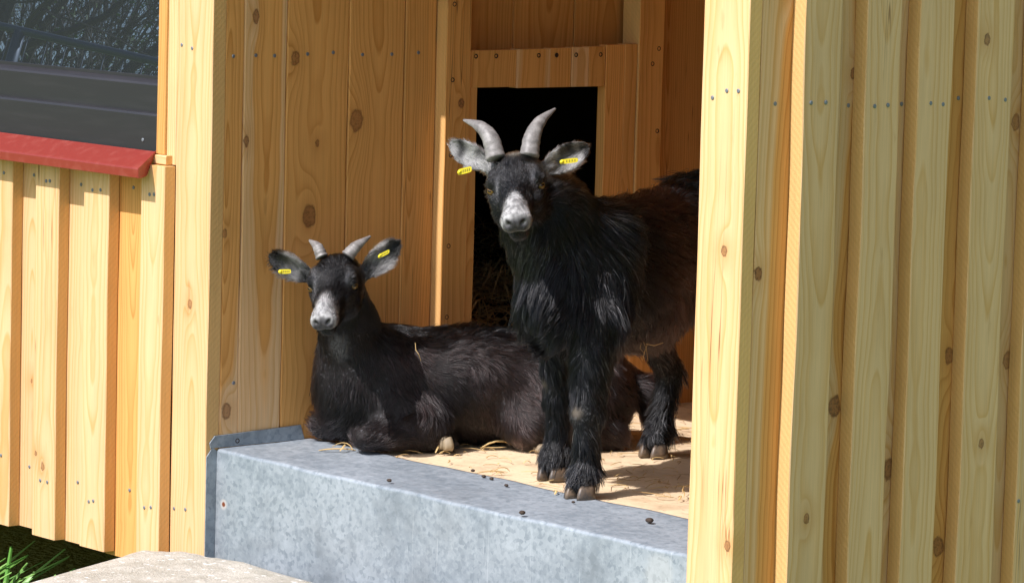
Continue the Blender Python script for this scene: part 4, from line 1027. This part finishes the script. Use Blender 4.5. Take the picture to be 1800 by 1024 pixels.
for x, y, s_, lb in ((.411, .041, .0036, 'small dark dropping on the zinc below the lying goat\'s belly'), (.736, .0235, .0042, 'dark dropping right on the zinc front edge'), (.403, .212, .003, 'tiny dropping at the zinc and floor joint nearest the lying goat'),
                     (.455, .19, .0032, 'dropping at the rear zinc edge, left of a fellow one'), (.537, .165, .003, 'lone dropping on the zinc top, left of the pale straw piece'), (.886, .134, .0052, 'largest dropping, on the zinc near the right corner board'),
                     (.701, .153, .0024, 'speck-sized dropping on the zinc below the standing goat\'s hooves'), (.478, .186, .003, 'dropping at the rear zinc edge, right of a fellow one'), (.90, .50, .0035, 'dropping in the standing goat\'s shadow on the floor')):
    dropping(x, y, s_, lb)
its = []
for i in range(5200):
    x, y = -1.3 + 1.35 * rng.random(), -.75 + .85 * rng.random() ** .9
    h_ = (.10 + .14 * rng.random()) * (1.0 if y < -.02 else .5); a = rng.random() * 6.28; ln = h_ * (.2 + .7 * rng.random()); t = np.linspace(0, 1, 5)
    if x > -.12 and y > -.62: continue
    its.append((np.stack([x + np.cos(a) * ln * t ** 2, y + np.sin(a) * ln * t ** 2, -.46 + h_ * t * (1 - .15 * t)], -1), .0024 + .002 * rng.random(), rng.random()))
tag(stalks('grass', its, BLADE), 'tufts of green grass beside the hut', 'grass', kind='stuff')

# ------------------------------------------------------------------ trees and railing in front of the hut (mirrored in the window)
k = N('bark'); P = k.n('NewGeometry').outputs['Position']
c = k.mix(k.noise(P, 8, 4, .6), (.035, .028, .02), (.11, .09, .065)); k.p(Base_Color=c, Roughness=.85); BARK = k.m
LEAFM = simple('young_leaf', (.10, .16, .03), .6); GALV = simple('galvanised_rail', (.10, .12, .15), .45, .5)
def tree(x, y, h, seed, label):
    rg = np.random.default_rng(seed); v = []; f = []; lv = []; lf = []
    zb = 1.5
    def limb(p, d, L, r, dep):
        n = 5; pts = [p]; 
        for i in range(n): d = unit(d + rg.normal(size=3) * .14 + np.array((0, 0, .05))); pts.append(pts[-1] + d * L / n)
        b = len(v); sd = 6 if dep < 2 else 3
        for i, q in enumerate(pts):
            rr = r * (1 - .55 * i / n); x_ = unit(np.cross(d, (.3, .8, .2))); y_ = np.cross(d, x_)
            for j in range(sd): a = 6.283 * j / sd; v.append(q + rr * (math.cos(a) * x_ + math.sin(a) * y_))
        for i in range(n):
            for j in range(sd): f.append((b + i * sd + j, b + i * sd + (j + 1) % sd, b + (i + 1) * sd + (j + 1) % sd, b + (i + 1) * sd + j))
        if dep >= 5:
            for _ in range(2):
                q = pts[rg.integers(2, n + 1)] + rg.normal(size=3) * .03; a_, b_ = rg.normal(size=3) * .025, rg.normal(size=3) * .025; m = len(lv); lv.extend([q, q + a_, q + a_ + b_, q + b_]); lf.append((m, m + 1, m + 2, m + 3))
            return
        for _ in range(3):
            i = rg.integers(2, n + 1); t = unit(d + rg.normal(size=3) * .55 + np.array((0, 0, .1))); limb(pts[i], t, L * (.62 + .15 * rg.random()), r * (.40 + .12 * rg.random()), dep + 1)
        limb(pts[-1], unit(d + rg.normal(size=3) * .2), L * .75, r * .48, dep + 1)
    limb(np.array((0, 0, 0.)), np.array((0, 0, 1.)), h * .27, h * .012, 0)
    t = empty('bare_tree', (x, y, zb), label, 'tree', 'bare trees beyond the railing')
    o = mesh_obj('trunk', v, f, BARK); o.parent = t; o = mesh_obj('crown', lv, lf, LEAFM); o.parent = t
    return t
PROTO = []
TL = 'slender bare tree far in front of the hut, mirrored in the window'
for i in range(8):
    dd = 34 + 4.6 * i; la = (-.9, .8, .1, 1.1, -.45, .45, -1.2, .95, -.1, -.7, .6, -1.05, .25, 1.2, -.3, .7, -.85, .0, -.6, .35)[i] * dd / 50
    x_, y_ = -.43 - .8264 * dd + .5477 * la, .03 - .5477 * dd - .8264 * la
    if i < 4: PROTO.append(tree(x_, y_, 12.5 + i * .8, 20 + i, TL)); continue
    pr = PROTO[i % 4]; t = pr.copy(); C.objects.link(t); t.location = (x_, y_, 1.5); t.rotation_euler = (0, 0, i * 1.7); t.scale = [.85 + .04 * (i % 7)] * 3
    for ch in list(pr.children): c_ = ch.copy(); C.objects.link(c_); c_.parent = t
def railing():
    t = empty('railing', (-12.86, -8.16, 1.55), 'grey metal railing in front of the hut, mirrored in the window glass', 'railing')
    a = np.array((-.84, .55, 0)); a = a / np.linalg.norm(a)
    c0 = np.array((0, 0, 1.0)); v = []
    def rod(name, p, q, r):
        o = tube(name, [p, (p + q) / 2, q], [r, r, r], GALV, None, n=8, sub=4); o.parent = t
    rod('handrail', c0 - a * 3.2, c0 + a * 3.2, .024); rod('bottom_rail', c0 - a * 3.2 - np.array((0, 0, .95)), c0 + a * 3.2 - np.array((0, 0, .95)), .02)
    for i in range(53): p = c0 + a * (-3.12 + i * .12); rod('bar', p, p - np.array((0, 0, .95)), .0035)
    for sx in (-3.2, 0.3, 3.2): p = c0 + a * sx; rod('post', p, np.array((p[0], p[1], -.5 + .25 * sx * .3)), .035)
railing()
